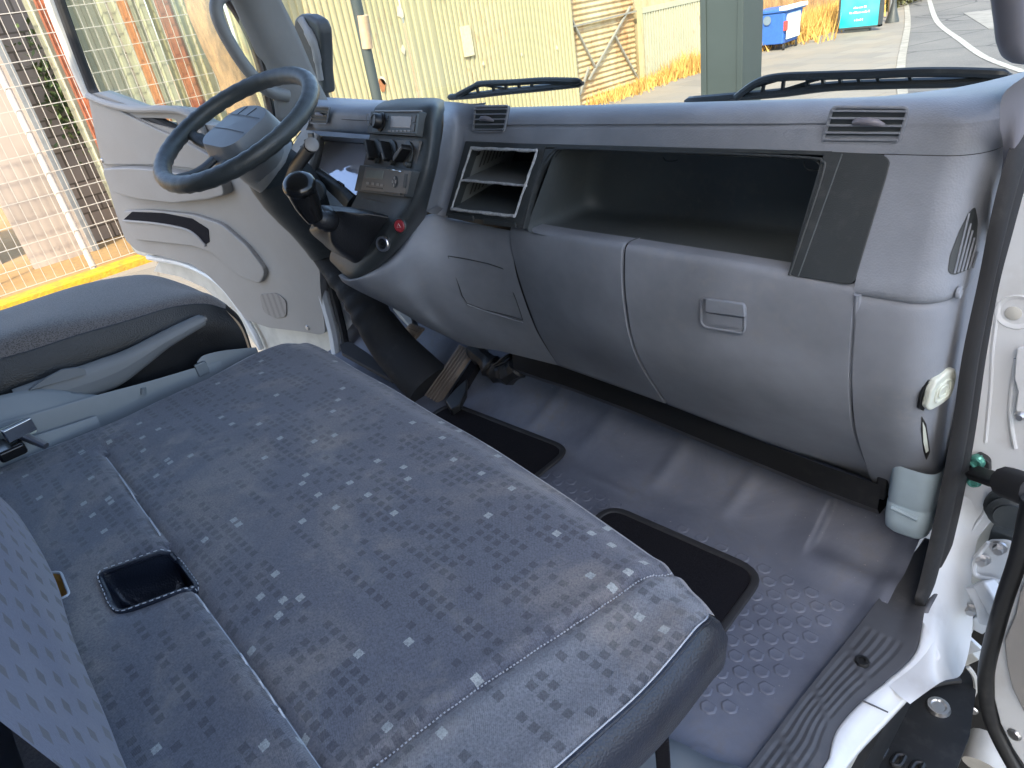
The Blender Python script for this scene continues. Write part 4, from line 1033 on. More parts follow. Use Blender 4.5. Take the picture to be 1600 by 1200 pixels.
# heater panel with three paddle knobs
HPl = plane3(P(577,217,y=.782), P(656,220,y=.742), P(570,262,y=.765))
heat, hn = module('heater_panel', [(580,216),(657,220),(651,266),(569,260)], HPl, .002, MT['btn'], dash)
heat.data.materials.clear(); heat.data.materials.append(plastic('taupe panel', (.085,.08,.075,1), .45, 0, 0, .1))
uH = (onm(650,240,HPl,hn,0) - onm(580,237,HPl,hn,0)).normalized(); vH = hn.cross(uH).normalized()
for (kx, ky, ang) in ((588,236,-55),(612,238,-50),(637,241,35)):
    o = onm(kx, ky, HPl, hn, .003)
    MB().lathe([(.0225,0),(.0225,.002),(.020,.003),(.0,.003)], o, hn, 28).build('knob_dial', MT['dark'], heat)
    a = math.radians(ang); d = uH*math.cos(a) + vH*math.sin(a); e = hn.cross(d)
    MB().obox(o + hn*.011, d*.0205, e*.0052, hn*.010).build('paddle_knob', MT['black'], heat, bevel=.002)
    MB().obox(o + hn*.0212 + d*.012, d*.006, e*.0008, hn*.0004).build('pointer', MT['btn'], heat)
    MB().lathe([(.0055,0),(.0055,.008),(.003,.009)], o + d*.0 - vH*.018 + uH*.012, hn, 12).build('indent_stud', MT['dark'], heat)
# tachograph unit
TP = plane3(P(570,263,y=.755), P(652,270,y=.712), P(564,296,y=.742))
tac, tn = module('tachograph', [(571,259),(650,267),(641,309),(562,299)], TP, .012, MT['dark'], dash)
chip('unit_face', [(571,261),(640,267),(633,303),(564,296)], TP, tn, .0145, .004, plastic('taupe unit face', (.10,.096,.09,1), .4, 0, 0, .1), tac, .001)
chip('display', [(573,266),(599,267),(597,280),(571,278)], TP, tn, .0155, .002, MT['lcd2'], tac)
for a, b in ((572,284),(580,285),(588,286),(594,287)): chip('unit_button', [(a,b),(a+4.5,b+.4),(a+4,b+4.5),(a-.4,b+4)], TP, tn, .0158, .002, MT['btn'], tac, .0006)
cc = onm(617,284,TP,tn,.0150); uT = (onm(640,285,TP,tn,0)-onm(600,281,TP,tn,0)).normalized(); vT = tn.cross(uT).normalized()
MB().lathe([(.0105,0),(.0105,.0008),(0,.0008)], cc, tn, 20).build('button_ring', MT['dark'], tac)
for du, dv in ((1,0),(-1,0),(0,1),(0,-1)): MB().lathe([(.003,0),(.003,.002),(0,.0022)], cc + uT*du*.0062 + vT*dv*.0062, tn, 10).build('arrow_button', MT['btn'], tac)
chip('paper_slot', [(600,299),(625,302),(625,303.5),(600,300.6)], TP, tn, .0156, .003, MT['black'], tac); chip('card_slot', [(572,291),(597,294),(597,295.5),(572,292.5)], TP, tn, .0156, .003, MT['black'], tac)
chip('side_key', [(632,271),(636,271.5),(633,294),(629,293)], TP, tn, .0157, .002, MT['dark'], tac, .001)
MB().tube([onm(606,264.5,TP,tn,.017), onm(616,266,TP,tn,.0185), onm(627,268,TP,tn,.017)], [.0008,.0016,.0006], 6).build('chrome_latch', MT['silver'], tac)
# lower fascia seam and buttons
MB().tube([near(srow,*p,.001) for p in ((566,309),(590,314),(620,322),(636,327),(642,318),(646,306))], .0010, 6).build('fascia_seam', MT['black'], stack)
fn = (plane3(near(srow,600,360), near(srow,640,345), near(srow,620,320))[1]); fn = -fn if fn.dot(near(srow,620,350)) > 0 else fn
b0 = near(srow,625,353,.004); rb = MB().lathe([(.0145,-.004),(.0145,.001),(.0125,.003),(.0115,.001)], b0, fn, 24, caps=False).build('button_bezel', MT['dark'], dash)
MB().lathe([(.0115,-.002),(.0115,.002),(.010,.004),(.0,.0035)], b0, fn, 24).build('hazard_button', MT['red'], rb)
uB = fn.cross(Vector((0,0,1))).normalized(); vB = uB.cross(fn)
tri = [b0 + fn*.0042 + uB*.0048*math.cos(t) + vB*.0048*math.sin(t) for t in (math.pi/2, math.pi*7/6, math.pi*11/6)]
MB().tube(tri, .0004, 5, closed=True).build('warning_triangle', simple('pale print', (.7,.6,.6,1), .5), rb)
b1 = near(srow,598,381,.004); MB().lathe([(.0145,-.004),(.0145,.002),(.013,.0035),(.0105,.0035),(.0105,-.006),(.0,-.006)], b1, fn, 26).build('power_socket', MT['steel'], dash)
MB().lathe([(.0098,-.004),(.0098,.001),(.004,.001),(.004,-.003),(0,-.003)], b1, fn, 20).build('socket_core', MT['black'], dash)
# ------------------------------------------------------------ left part of the dash
lt = smooth_rows([
 [P(470,150,y=1.06), P(520,158,y=1.06), P(560,161,y=1.06), P(605,160,y=1.06)],
 [P(478,156,y=.99), P(520,163,y=.985), P(560,165,y=.98), P(600,164,y=.975)],
 [P(480,170,y=.96), P(515,173,y=.955), P(555,175,y=.95), P(592,177,y=.945)],
 [P(478,184,y=.955), P(514,187,y=.95), P(552,190,y=.945), P(588,191,y=.94)],
 [P(470,199,y=.96), P(510,202,y=.955), P(550,205,y=.95), P(584,206,y=.945)],
 [P(470,203,y=.975), P(510,206,y=.97), P(550,209,y=.965), P(584,210,y=.96)]], 4, 5)
lt = [[p + Vector((0,.3,-.07)) for p in lt[0]]] + lt
MB().grid(lt).build('left_top_pad', MT['dash'], dash, smooth=60)
MB().tube([near(lt,*p,.001) for p in ((518,185),(550,187.5),(586,189))], .0010, 6).build('pad_seam', MT['dark'], dash)
vent('air_vent', [(491,166),(516,167),(512,193),(486,192)], .945, 5, (.4,.5), '', thick=0)
rows = smooth_rows([[P(452,165,y=1.02), P(466,166,y=.975), P(484,166,y=.96)],[P(445,185,y=.98), P(462,190,y=.95), P(482,192,y=.945)],[P(446,205,y=.96), P(458,206,y=.945), P(478,203,y=.94)]],5,5)
MB().grid(rows).build('left_corner', MT['dash'], dash, smooth=60)
# instrument hood: hooded opening with a sloping clear cover
rows = smooth_rows([
 [P(478,203,y=.93), P(520,206,y=.925), P(555,209,y=.92), P(584,211,y=.92)],
 [P(500,212,y=.90), P(530,214,y=.905), P(556,216,y=.905), P(582,217,y=.90)],
 [P(502,216,y=.93), P(530,218,y=.935), P(556,220,y=.935), P(580,222,y=.93)],
 [P(505,222,y=1.0), P(530,225,y=1.0), P(552,226,y=1.0), P(576,228,y=1.0)]], 3, 4)
MB().grid(rows).build('instrument_hood', MT['dash'], dash, smooth=50)
rows = smooth_rows([
 [P(472,202,y=.92), P(488,206,y=.91), P(500,212,y=.905), P(507,222,y=.99)],
 [P(455,232,y=.90), P(475,238,y=.89), P(492,243,y=.89), P(506,242,y=.97)],
 [P(440,262,y=.88), P(460,270,y=.87), P(482,276,y=.87), P(500,270,y=.95)],
 [P(430,290,y=.87), P(450,300,y=.86), P(480,302,y=.86), P(500,290,y=.93)]], 4, 4)
swp = MB().grid(rows).build('switch_panel', MT['pillar'], dash, smooth=50)
for k, (a, b) in enumerate(((486,212),(480,222),(474,232))):
    MB().obox(P(a,b,y=.888), Vector((.012,0,0)), Vector((0,.003,0)), Vector((0,.001,.0065))).build('rocker_switch', MT['dark'], swp, bevel=.0015)
MB().tube([P(a,b,y=.896) for a,b in ((470,206),(458,222),(448,240))], .0012, 6).build('panel_seam', MT['dark'], swp)
cl = [P(a,b,y=yy_) for a,b,yy_ in ((508,222,.985),(580,228,.975),(560,300,.90),(545,304,.895),(496,268,.91))]
MB().prism([p + Vector((0,.05,-.0)) for p in cl], (0,.01,0)).build('instrument_dial_board', MT['dark'], dash)
for (a, b, r_) in ((525,245,.035),(552,255,.035)):
    o = P(a,b,y=.97); MB().lathe([(r_,0),(r_,.004),(r_-.003,.005),(r_-.003,.001),(0,.001)], o, (0,-1,.5), 28).build('gauge', MT['black'], dash)
m = NT('reflective instrument cover'); m.base((.16,.17,.2,1)); m.rough(.06); m.b.inputs['Specular IOR Level'].default_value = 1.0; m.b.inputs['Metallic'].default_value = .55; m.b.inputs['Base Color'].default_value = (.55,.55,.6,1)
m.bump(m.noise(9, 2), .006, .5)
cv = [P(508,220,y=.97), P(581,226,y=.96), P(571,262,y=.91), P(556,306,y=.865), P(535,288,y=.87), P(513,272,y=.885), P(498,262,y=.90)]
cvr = MB().prism(cv, (0,.006,0)).build('instrument_cover', m.m, dash, bevel=.001)
rows = smooth_rows([[P(496,262,y=.90), P(512,272,y=.884), P(533,287,y=.868), P(552,306,y=.858)],
                    [P(492,268,y=.88), P(508,280,y=.866), P(528,296,y=.85), P(545,314,y=.84)],
                    [P(498,285,y=.88), P(510,296,y=.87), P(525,310,y=.86), P(540,326,y=.85)]], 4, 4)
MB().grid(rows).build('instrument_sill', MT['dark'], dash, smooth=60)
MB().bar(P(528,284,y=.86), P(537,290,y=.855), .005, .005).build('trip_knob', MT['black'], dash)
# knee panels lit from the driver's door
kp = plate('driver_knee_panel', [(375,285),(412,291),(438,306),(470,355),(500,420),(505,436),(470,428),(440,352)], plane3(P(375,285,y=.93), P(438,306,y=.93), P(500,430,y=.99)), .01, MT['doorp'], dash, rnd=.006, bevel=.002)
for (a, b, c, d) in ((386,293,395,299),(402,295,411,302)): plate('slot', [(a,b),(c,d),(c+1,d+2),(a,b+1.5)], plane3(P(375,285,y=.925), P(438,306,y=.925), P(500,430,y=.985)), .003, MT['black'], kp, bevel=0)
plate('clip_recess', [(440,352),(452,355),(458,372),(449,370)], plane3(P(375,285,y=.925), P(438,306,y=.925), P(500,430,y=.985)), .004, MT['black'], kp, bevel=0)
# ================================================================== STEERING
WC = Vector((-1.56, .665, -.1446)); WN = Vector((.11, -.44, 1)).normalized()
wu = (Vector((1,0,0)) - WN*WN.x).normalized(); wv = WN.cross(wu)
wh = thing('steering_wheel', 'large dark grey truck steering wheel with thick padded rim', 'steering wheel', WC)
R_ = .189
ring_ = [WC + wu*R_*math.cos(t) + wv*R_*math.sin(t) for t in [k/96*2*math.pi for k in range(96)]]
rr = [.0186 + .0009*(math.cos(k/96*2*math.pi*40) if True else 0) for k in range(96)]
MT['rim'] = leather('steering wheel rubber', (.05,.058,.06,1), .38)
MB().tube(ring_, rr, 14, closed=True).build('rim', MT['rim'], wh, smooth=70)
def WP(u, v, h): return WC + wu*u + wv*v + WN*h
padm = plastic('grey hub plastic', (.16,.175,.19,1), .42, 0, 0, .1)
MT['pad2'] = padm
outl = [(-.085,-.055),(-.085,.045),(-.06,.075),(0,.085),(.06,.075),(.085,.045),(.085,-.055),(.055,-.08),(-.055,-.08)]
lo = round_loop([WP(a,b,-.045) for a,b in outl], .02); hi = round_loop([WP(a*.86,b*.86,.004) for a,b in outl], .02); k = len(lo)
MB().grid([lo+[lo[0]], [a.lerp(b,.7)*1 + WN*.004 for a,b in zip(lo,hi)] + [lo[0].lerp(hi[0],.7)+WN*.004], hi+[hi[0]], [WP(0,0,.007) + (p-WP(0,0,.004))*.6 for p in hi+[hi[0]]], [WP(0,0,.009)]*(k+1)]).build('hub_pad', padm, wh, smooth=60)
for v in (-.018,.03): MB().tube([WP(-.068,v,.0075), WP(0,v,.0095), WP(.068,v,.0075)], .0008, 5).build('pad_seam', MT['black'], wh)
for u in (-.028,.012): MB().tube([WP(u,.032,.0078), WP(u,.062,.006)], .0007, 5).build('pad_seam', MT['black'], wh)
for s_, av in ((-1,.0),(1,.0)):
    for vv in (-.03,):
        MB().tube(cat([WP(s_*.07,vv,-.03), WP(s_*.115,vv-.005,-.032), WP(s_*.155,vv-.008,-.016), WP(s_*.188,vv-.008,-.002)],5), [.021]*5+[.017]*5+[.014]*6, 12, sq=.6, up=WN).build('spoke', MT['rim'], wh, smooth=70)
MB().tube(cat([WP(-.03,-.06,-.03), WP(-.035,-.12,-.03), WP(-.04,-.185,-.004)],5), .014, 10, sq=.6, up=WN).build('spoke', MT['rim'], wh); MB().tube(cat([WP(.03,-.06,-.03), WP(.035,-.12,-.03), WP(.04,-.185,-.004)],5), .014, 10, sq=.6, up=WN).build('spoke', MT['rim'], wh)
# column
col = thing('steering_column', 'grey steering column shroud running down into a black ribbed boot', 'steering column', (-1.5, .85, FZ))
ca = WC - WN*.045
cax = [ca, P(415,265,y=.74), P(450,300,y=.79), P(480,350,y=.84)]
MB().tube(cat([ca, P(405,245,y=.73), P(430,262,y=.76)],5), [.055,.06,.064,.068,.072,.074,.076,.077,.078,.078,.078], 20, sq=.8).build('upper_shroud', MT['pillar'], col, smooth=60)
MB().tube(cat([P(425,262,y=.765), P(455,300,y=.81), P(485,350,y=.85), P(510,395,y=.87)],5), [.075,.078,.082,.084,.085,.086,.084,.08,.076,.07,.064,.06,.056,.052,.05,.048], 20, sq=.85).build('lower_shroud', MT['dark'], col, smooth=60)
MB().lathe([(.0,.003),(.0065,.003),(.009,.0045),(.0115,.003),(.012,-.004)], P(401,243,y=.683), (.5,-.8,.2), 20).build('ignition_barrel', MT['black'], col)
MB().lathe([(.024,-.01),(.024,.004),(.019,.006),(.010,.006),(.009,-.004),(0,-.004)], P(492,298,y=.76), (.55,-.8,.1), 24).build('lock_ring', MT['dark'], col)
tcol = cat([P(492,372,y=.87), P(530,425,y=.875), P(560,462,y=.875), P(585,500,y=.872), P(615,543,y=.875), P(650,580,y=.875), P(672,602,y=.878)], 8)
rads = []
for i, p in enumerate(tcol):
    t = i/(len(tcol)-1); r_ = lerp(.050, .085, sst(t, 0, 1))
    if .18 < t < .52: r_ += .0035*math.sin((t-.18)/.34*2*math.pi*4)
    rads.append(r_*.86)
MB().tube(tcol, rads, 28, sq=.75).build('boot', MT['blackrub'], col, smooth=60)
# stalk with a black cylinder end, beside the wheel
st = thing('column_stalk', 'black cylindrical stalk with grey end cap above the gear knob', 'control stalk', P(470,262,y=.68))
MB().tube([P(452,285,y=.70), P(462,262,y=.68), P(486,228,y=.655)], [.0125,.0135,.0135], 16).build('grip', MT['black'], st, smooth=60)
MB().lathe([(.0134,0),(.0134,.002),(.0115,.003),(0,.003)], P(487,226,y=.654), P(487,226,y=.654)-P(462,262,y=.68), 18).build('end_cap', MT['btn'], st)
# ================================================================== GEAR LEVER
gl_ = thing('gear_lever', 'glossy black gear lever knob above a creased vinyl gaiter', 'gear lever', P(565,380,y=.67))
GA = plane3(P(540,335,y=.705), P(598,340,y=.69), P(555,405,y=.655))
base = [P(a,b,pl=GA) for a,b in ((520,322),(560,326),(603,336),(604,345),(585,375),(562,412),(540,404),(508,385),(496,360),(505,335))]
base = cat(base, 3, True); n = len(base)
topc = P(503,345,y=.60); gn = GA[1] if GA[1].dot(topc) < 0 else -GA[1]
tb = Vector(P(508,338,y=.615)); 
rws = []
for j, t in enumerate((0,.12,.25,.4,.55,.7,.85,1)):
    r = []
    for i, p in enumerate(base):
        e = tb + (p - sum(base, Vector())/n)*.30; q_ = p.lerp(e, t) + gn*.022*math.sin(t*math.pi)*(.8+.4*math.sin(i*1.1+j))
        q_ += gn*.004*math.sin(i*2.3 + j*1.9)*math.sin(t*math.pi); r.append(q_)
    rws.append(r + [r[0]])
MB().grid(rws).build('gaiter', MT['leatherb'], gl_, smooth=70, sub=1)
pts = cat([tb, P(512,345,y=.60), P(500,342,y=.585), P(486,334,y=.575)], 5)
MB().tube([p + Vector((0,0,0)) for p in pts], [.020,.021,.019,.022,.018,.021,.017,.020,.017,.019,.016,.018,.015,.016,.014,.014], 16).build('gaiter_neck', MT['leatherb'], gl_, smooth=70)
kp_ = cat([P(494,345,y=.575), P(482,322,y=.57), P(472,300,y=.565), P(468,290,y=.562)], 6)
rk = [(lambda t: lerp(.016,.026,t/.35) if t < .35 else lerp(.026,.033,(t-.35)/.65))(i/(len(kp_)-1)) for i in range(len(kp_))]
dk = (kp_[-1] - kp_[-3]).normalized(); e0 = kp_[-1].copy(); r0 = rk[-1]
for k in range(1, 9):
    a_ = k/8*math.pi/2; kp_.append(e0 + dk*r0*.5*math.sin(a_)); rk.append(max(.0006, r0*math.cos(a_)**.6))
MB().tube(kp_, rk, 24, sq=.9).build('knob', MT['gloss'], gl_, smooth=70)
# ================================================================== PEDALS
PB = plane3(P(655,508,y=.96), P(668,518,y=.955), P(640,540,y=.93))
pd = thing('brake_pedal', 'small ribbed brown pedal pad above the black column boot', 'pedal', P(642,525,y=.94), 'foot pedals')
plate('pedal_pad', [(641,505),(660,513),(637,541),(624,535),(628,517)], PB, .012, MT['pad'], pd, rnd=.004, bevel=.002)
for k in range(6):
    t = k/5; MB().tube([P(lerp(640,626,t),lerp(508,533,t),pl=(PB[0]+Vector((0,-.003,.002)),PB[1])), P(lerp(658,637,t),lerp(515,538,t),pl=(PB[0]+Vector((0,-.003,.002)),PB[1]))], .0016, 6).build('rib', MT['pad'], pd)
MB().tube([P(650,515,y=.96), P(645,490,y=1.05)], .008, 8).build('pedal_arm', MT['black'], pd)
PA = plane3(P(722,540,y=.97), P(738,548,y=.965), P(675,620,y=.87))
pd = thing('accelerator_pedal', 'long ribbed brown accelerator pedal standing on the floor', 'pedal', P(690,610,y=.88), 'foot pedals')
plate('pedal_pad', [(717,538),(738,548),(683,630),(662,618)], PA, .012, MT['pad'], pd, rnd=.003, bevel=.002)
for k in range(5):
    s_ = (k+.5)/5; MB().tube([P(lerp(717,738,s_),lerp(540,549,s_),pl=(PA[0]+Vector((0,-.0035,.002)),PA[1])), P(lerp(662,683,s_),lerp(617,629,s_),pl=(PA[0]+Vector((0,-.0035,.002)),PA[1]))], .0022, 6).build('rib', MT['pad'], pd)
plate('pedal_hinge', [(736,552),(745,556),(742,566),(700,636),(686,632)], PA, .02, MT['carpet'], pd, bevel=.003, front=-.012)
tag(plate('foot_rest', [(532,543),(548,538),(575,556),(620,590),(615,600),(560,570),(535,556)], ('z', FZ+.05), -.012, MT['mathem'], rnd=.01, bevel=.002, loc=P(570,565,z=FZ)), 'dark bordered driver footwell mat left of the column boot', 'mat')
# wrapped cable bundle under the dash
cbn = thing('cable_bundle', 'black taped cable bundle hanging under the dashboard above the floor', 'cable bundle', P(780,570,y=.98))
ms = MB(); 
pth = cat([P(735,545,y=.96), P(755,560,y=.95), P(775,578,y=.95), P(795,582,y=.95), P(812,572,y=.96), P(818,560,y=.98)], 5)
ms.tube(pth, [lerp(.014,.032,math.sin(i/25*math.pi))*random.uniform(.8,1.2) for i in range(len(pth))], 9); ms.build('sleeve', MT['leatherb'], cbn)
for o_ in ((0,0),(6,-4),(-5,5)): MB().tube(cat([P(738+o_[0],548+o_[1],y=.95), P(762+o_[0],572+o_[1]*.5,y=.935), P(790,560+o_[1],y=.94), P(806,552,y=.97)], 5), .003, 6).build('cable', MT['black'], cbn)
MB().tube(cat([P(735,588,y=1.0), P(728,605,y=.97), P(722,618,y=.94), P(700,628,y=.90)], 5), .007, 8).build('loose_cable', MT['black'], cbn)
MB().prism([P(a,b,pl=(P(712,620,z=FZ+.05),Vector((0,-.5,1)))) for a,b in ((695,625),(712,606),(730,590),(728,612),(718,632),(705,640))], (0,0,-.02)).build('cable_cover', MT['black'], cbn, bevel=.004)
# bright bracket pieces behind the pedals
tag(MB().bar(P(620,478,y=1.08), P(648,512,y=1.05), .03, .02).build('pedal_bracket', MT['whited'], cab, bevel=.003))
# ================================================================== MATS
def mat_(outline, label, loc):
    rt_ = thing('floor_mat', label, 'mat', loc, 'black floor mats')
    lp_ = round_loop([Vector((x, y, floor_z(x, y, False) + .009)) for x, y in outline], .045, 6)
    MB().prism(lp_, (0,0,-.006)).build('carpet', MT['carpet'], rt_)
    MB().tube([p + Vector((0,0,-.001)) for p in lp_], .0075, 8, closed=True, sq=.6, up=(0,0,1)).build('binding', MT['mathem'], rt_)
a = P(1190,898,z=FZ+.01); b = P(1017,818,z=FZ+.01); c = P(1115,1015,z=FZ+.01)
mat_([(a.x,a.y+.005),(c.x,c.y-.22),(c.x-.3,c.y-.22),(b.x+(b.x-a.x)*.45,b.y+(b.y-a.y)*.45)], 'black carpet mat with bound edge beside the diamond pressed floor', (a.x-.2,a.y-.2,FZ))
a = P(890,703,z=FZ+.01); b = P(705,633,z=FZ+.01)
mat_([(a.x,a.y+.0),(a.x+.01,.35),(-1.27,.35),(b.x-.01,b.y+.005)], 'black carpet mat in the middle of the footwell in front of the seat', (-1.05,.6,FZ))
# ================================================================== BENCH SEAT
SZ = -.53
seat = thing('bench_seat', 'double passenger seat in worn blue patterned cloth with a vinyl front side', 'seat', (-.75, .2, FZ))
def S(px, py): p = P(px, py, z=SZ); return Vector((p.x, p.y, 0))
front = cat([S(a,b) for a,b in ((452,519),(480,520),(520,540),(560,563),(630,602),(700,641),(780,688),(860,738),(930,785),(1000,832),(1046,866),(1085,908),(1108,938))], 6)
right = cat([S(a,b) for a,b in ((1108,938),(1100,965),(1060,1015),(1000,1080),(940,1136),(885,1185),(850,1215))], 6)
left = cat([S(a,b) for a,b in ((452,519),(420,532),(380,548),(300,588),(200,635),(120,668),(60,690),(0,712))], 6)
right += [Vector((right[-1].x - .006, -.12, 0))]; left += [Vector((left[-1].x - .01, -.12, 0))]
def resample(pts, n):
    L = [0]
    for a, b in zip(pts[:-1], pts[1:]): L.append(L[-1] + (b-a).length)
    out = []; j = 0
    for i in range(n + 1):
        s = L[-1]*i/n
        while j < len(L) - 2 and L[j+1] < s: j += 1
        out.append(pts[j].lerp(pts[j+1], (s - L[j])/max(1e-9, L[j+1]-L[j])))
    return out
NS, NTT = 210, 130
Fp = resample(front, NS); Rp = resample(right, NTT); Lp = resample(left, NTT)
Bp = [Lp[-1].lerp(Rp[-1], i/NS) for i in range(NS+1)]
def seam_d(p, a, b):
    d = (b - a); t = max(0, min(1, (p-a).dot(d)/d.length_squared)); return (p - a - d*t).length
s1 = cat([S(a,b) for a,b in ((1048,864),(1000,893),(930,945),(830,1012),(700,1103),(560,1200),(470,1262))], 4)
s2 = [S(a,b) for a,b in ((158,700),(200,762),(250,835),(305,922),(400,1056),(505,1205),(560,1285))]
s2 = cat(s2, 3)
hole = round_loop([S(a,b) for a,b in ((152,893),(268,856),(303,905),(296,920),(180,948),(168,936))], .014, 5)
tear = round_loop([S(a,b) for a,b in ((62,888),(90,886),(104,922),(78,930))], .008, 3)
def inside(p, poly):
    c = False; j = len(poly) - 1
    for i in range(len(poly)):
        a, b = poly[i], poly[j]
        if (a.y > p.y) != (b.y > p.y) and p.x < (b.x-a.x)*(p.y-a.y)/(b.y-a.y) + a.x: c = not c
        j = i
    return c
def side_of(p, path):
    best = min(range(len(path)-1), key=lambda i: ((path[i]+path[i+1])/2 - p).length)
    a, b = path[best], path[best+1]; return (b.x-a.x)*(p.y-a.y) - (b.y-a.y)*(p.x-a.x)
V = []; Fc = []; fm = []; keep = []
for j in range(NTT+1):
    v = j/NTT
    for i in range(NS+1):
        u = i/NS
        p = Lp[j]*(1-u) + Rp[j]*u + Fp[i]*(1-v) + Bp[i]*v - (Fp[0]*(1-u)*(1-v) + Fp[-1]*u*(1-v) + Bp[0]*(1-u)*v + Bp[-1]*u*v)
        z = SZ
        # edge rounding
        df = v*.6; 
        ef = 1 - sst(v, 0, .10); el = 1 - sst(u, 0, .035); er = 1 - sst(u, .955, 1.0)
        z -= .016*ef*ef + .010*el*el + .006*er*er
        z += .012*math.sin(min(1, v/.9)*math.pi)*math.sin(u*math.pi)**.5 - .004
        z += .0018*math.sin(u*23+v*5)*math.sin(v*17+u*4)
        d1 = min(seam_d(p, s1[k], s1[k+1]) for k in range(0, len(s1)-1)) if u > .6 else 1
        z -= .005*math.exp(-(d1/.006)**2); z += .003*math.exp(-((d1-.016)/.011)**2)
        if v > .5 and j % 1 == 0:
            d2 = min(seam_d(p, s2[k], s2[k+1]) for k in range(len(s2)-1)); sg = 1 if side_of(p, s2) > 0 else -1
            z -= .007*math.exp(-(d2/.007)**2)
            z += -sg*.005*math.exp(-(d2/.05)**2)*(1 if u > .1 else 0)
            dh = (p - S(230,900)).length; z -= .008*math.exp(-(max(0,dh-.03)/.03)**2)
        V.append(Vector((p.x, p.y, z)))
mats_ = [MT['seat'], MT['seatworn'], MT['leather']]
W = NS + 1
for j in range(NTT):
    for i in range(NS):
        ids = (j*W+i, j*W+i+1, (j+1)*W+i+1, (j+1)*W+i); c = sum((V[k] for k in ids), Vector())/4; c2 = Vector((c.x, c.y, 0))
        if inside(c2, hole) or inside(c2, tear): continue
        Fc.append(ids); fm.append(1 if (i > NS*.6 and side_of(c2, s1) > 0) else 0)
obj('cushion_top', V, Fc, None, seat, smooth=70, mats=mats_, fm=fm)
topZ = {('R', j): V[j*W+NS] for j in range(NTT+1)}
# skirts
def skirt(edge, out, prof, name, mat):
    rows = []
    for k, (o_, dz) in enumerate(prof):
        r = []
        for i, p in enumerate(edge):
            t = (edge[min(i+1,len(edge)-1)] - edge[max(i-1,0)]); t.z = 0; t.normalize(); nrm = Vector((t.y, -t.x, 0))*out
            r.append(p + nrm*o_ + Vector((0,0,dz)))
        rows.append(r)
    return MB().grid(rows).build(name, mat, seat, smooth=70)
Redge = [V[j*W+NS] for j in range(NTT+1)]; Fedge = [V[i] for i in range(NS+1)]; Ledge = [V[j*W] for j in range(NTT+1)]
skirt(Redge, -1, [(0,0),(.010,-.008),(.018,-.03),(.016,-.06),(.004,-.085),(-.02,-.10),(-.06,-.105)], 'side_panel', MT['leather'])
skirt(Fedge, -1, [(0,0),(.006,-.006),(.012,-.025),(.011,-.06),(.0,-.085),(-.03,-.10)], 'front_panel', MT['seat'])
skirt(Ledge, 1, [(0,0),(.004,-.006),(.008,-.025),(.006,-.07),(-.02,-.10)], 'inner_side_panel', MT['seat'])
MB().tube([p + Vector((-.001,0,.0022)) for p in Redge[2:]], .0009, 6).build('edge_thread', MT['thread'], seat)
MB().tube([p + Vector((.001,0,.0005)) for p in Redge[2:]], .0024, 8).build('piping', MT['thread'] if False else MT['leather'], seat)
MB().tube([p + Vector((-.001,0,.0012)) for p in Ledge[8:]], .0012, 6).build('edge_thread', MT['thread'], seat)
# stitches
def zat(p):
    best = None
    for k in range(0, len(V), 1):
        pass
from mathutils.kdtree import KDTree
kd = KDTree(len(V))
for i, p in enumerate(V): kd.insert(Vector((p.x, p.y, 0)), i)
kd.balance()
def on_top(p, dz=.001): 
    q = V[kd.find(Vector((p.x, p.y, 0)))[1]]; return Vector((p.x, p.y, q.z + dz))
stm = MB(); path = resample(s1[:-3], 190)
for i in range(0, 190, 2): stm.tube([on_top(path[i], .0014)+Vector((0,random.uniform(-.0006,.0006),0)), on_top(path[i+1], .0014)], .0008, 5)
tag(stm.build('bolster_stitching', MT['thread'], seat), kind='stuff')
for a_, b_ in (((160,705),(250,836)),((305,928),(560,1285))):
    pa2 = resample([S(*a_), *[p for p in s2 if min(S(*a_).y, S(*b_).y) < p.y < max(S(*a_).y, S(*b_).y) and min(S(*a_).x,S(*b_).x) < p.x < max(S(*a_).x,S(*b_).x)], S(*b_)], 60)
    MB().tube([on_top(p, .003) for p in pa2], .0011, 6).build('seam_piping', MT['thread'], seat)
# pocket
hp_ = [on_top(p, .0) for p in hole]; kk = len(hp_); hc = sum(hp_, Vector())/kk
rws = [[p + Vector((0,0,.001)) for p in hp_], [p.lerp(hc, .05) + Vector((0,0,-.02)) for p in hp_], [p.lerp(hc, .1) + Vector((0,0,-.042 + .004*math.sin(i*1.3))) for i, p in enumerate(hp_)], [p.lerp(hc, .45) + Vector((0,0,-.050 + .004*math.sin(i*1.9))) for i, p in enumerate(hp_)], [hc + Vector((0,0,-.052))]*kk]
MB().grid([r + [r[0]] for r in rws]).build('buckle_pocket', MT['leather'], seat, smooth=70)
MB().tube([p + Vector((0,0,.0008)) for p in hp_], .0034, 8, closed=True).build('pocket_piping', MT['leather'], seat)
ps = resample([p + Vector((0,0,.004)) for p in hp_] + [hp_[0] + Vector((0,0,.004))], 90); sm_ = MB()
for i in range(0, 90, 2): sm_.tube([ps[i].lerp(hc, -.05), ps[i+1].lerp(hc, -.05)], .0006, 5)
tag(sm_.build('pocket_stitching', MT['thread'], seat), kind='stuff')
tp_ = [on_top(p, 0) for p in tear]; tc = sum(tp_, Vector())/len(tp_)
MB().grid([tp_+[tp_[0]], [p.lerp(tc,.25)+Vector((0,0,-.012)) for p in tp_+[tp_[0]]], [tc+Vector((0,0,-.016))]*(len(tp_)+1)]).build('exposed_foam', MT['foam'], seat)
MB().tube(tp_, .0018, 6, closed=True).build('tear_edge', MT['thread'], seat)
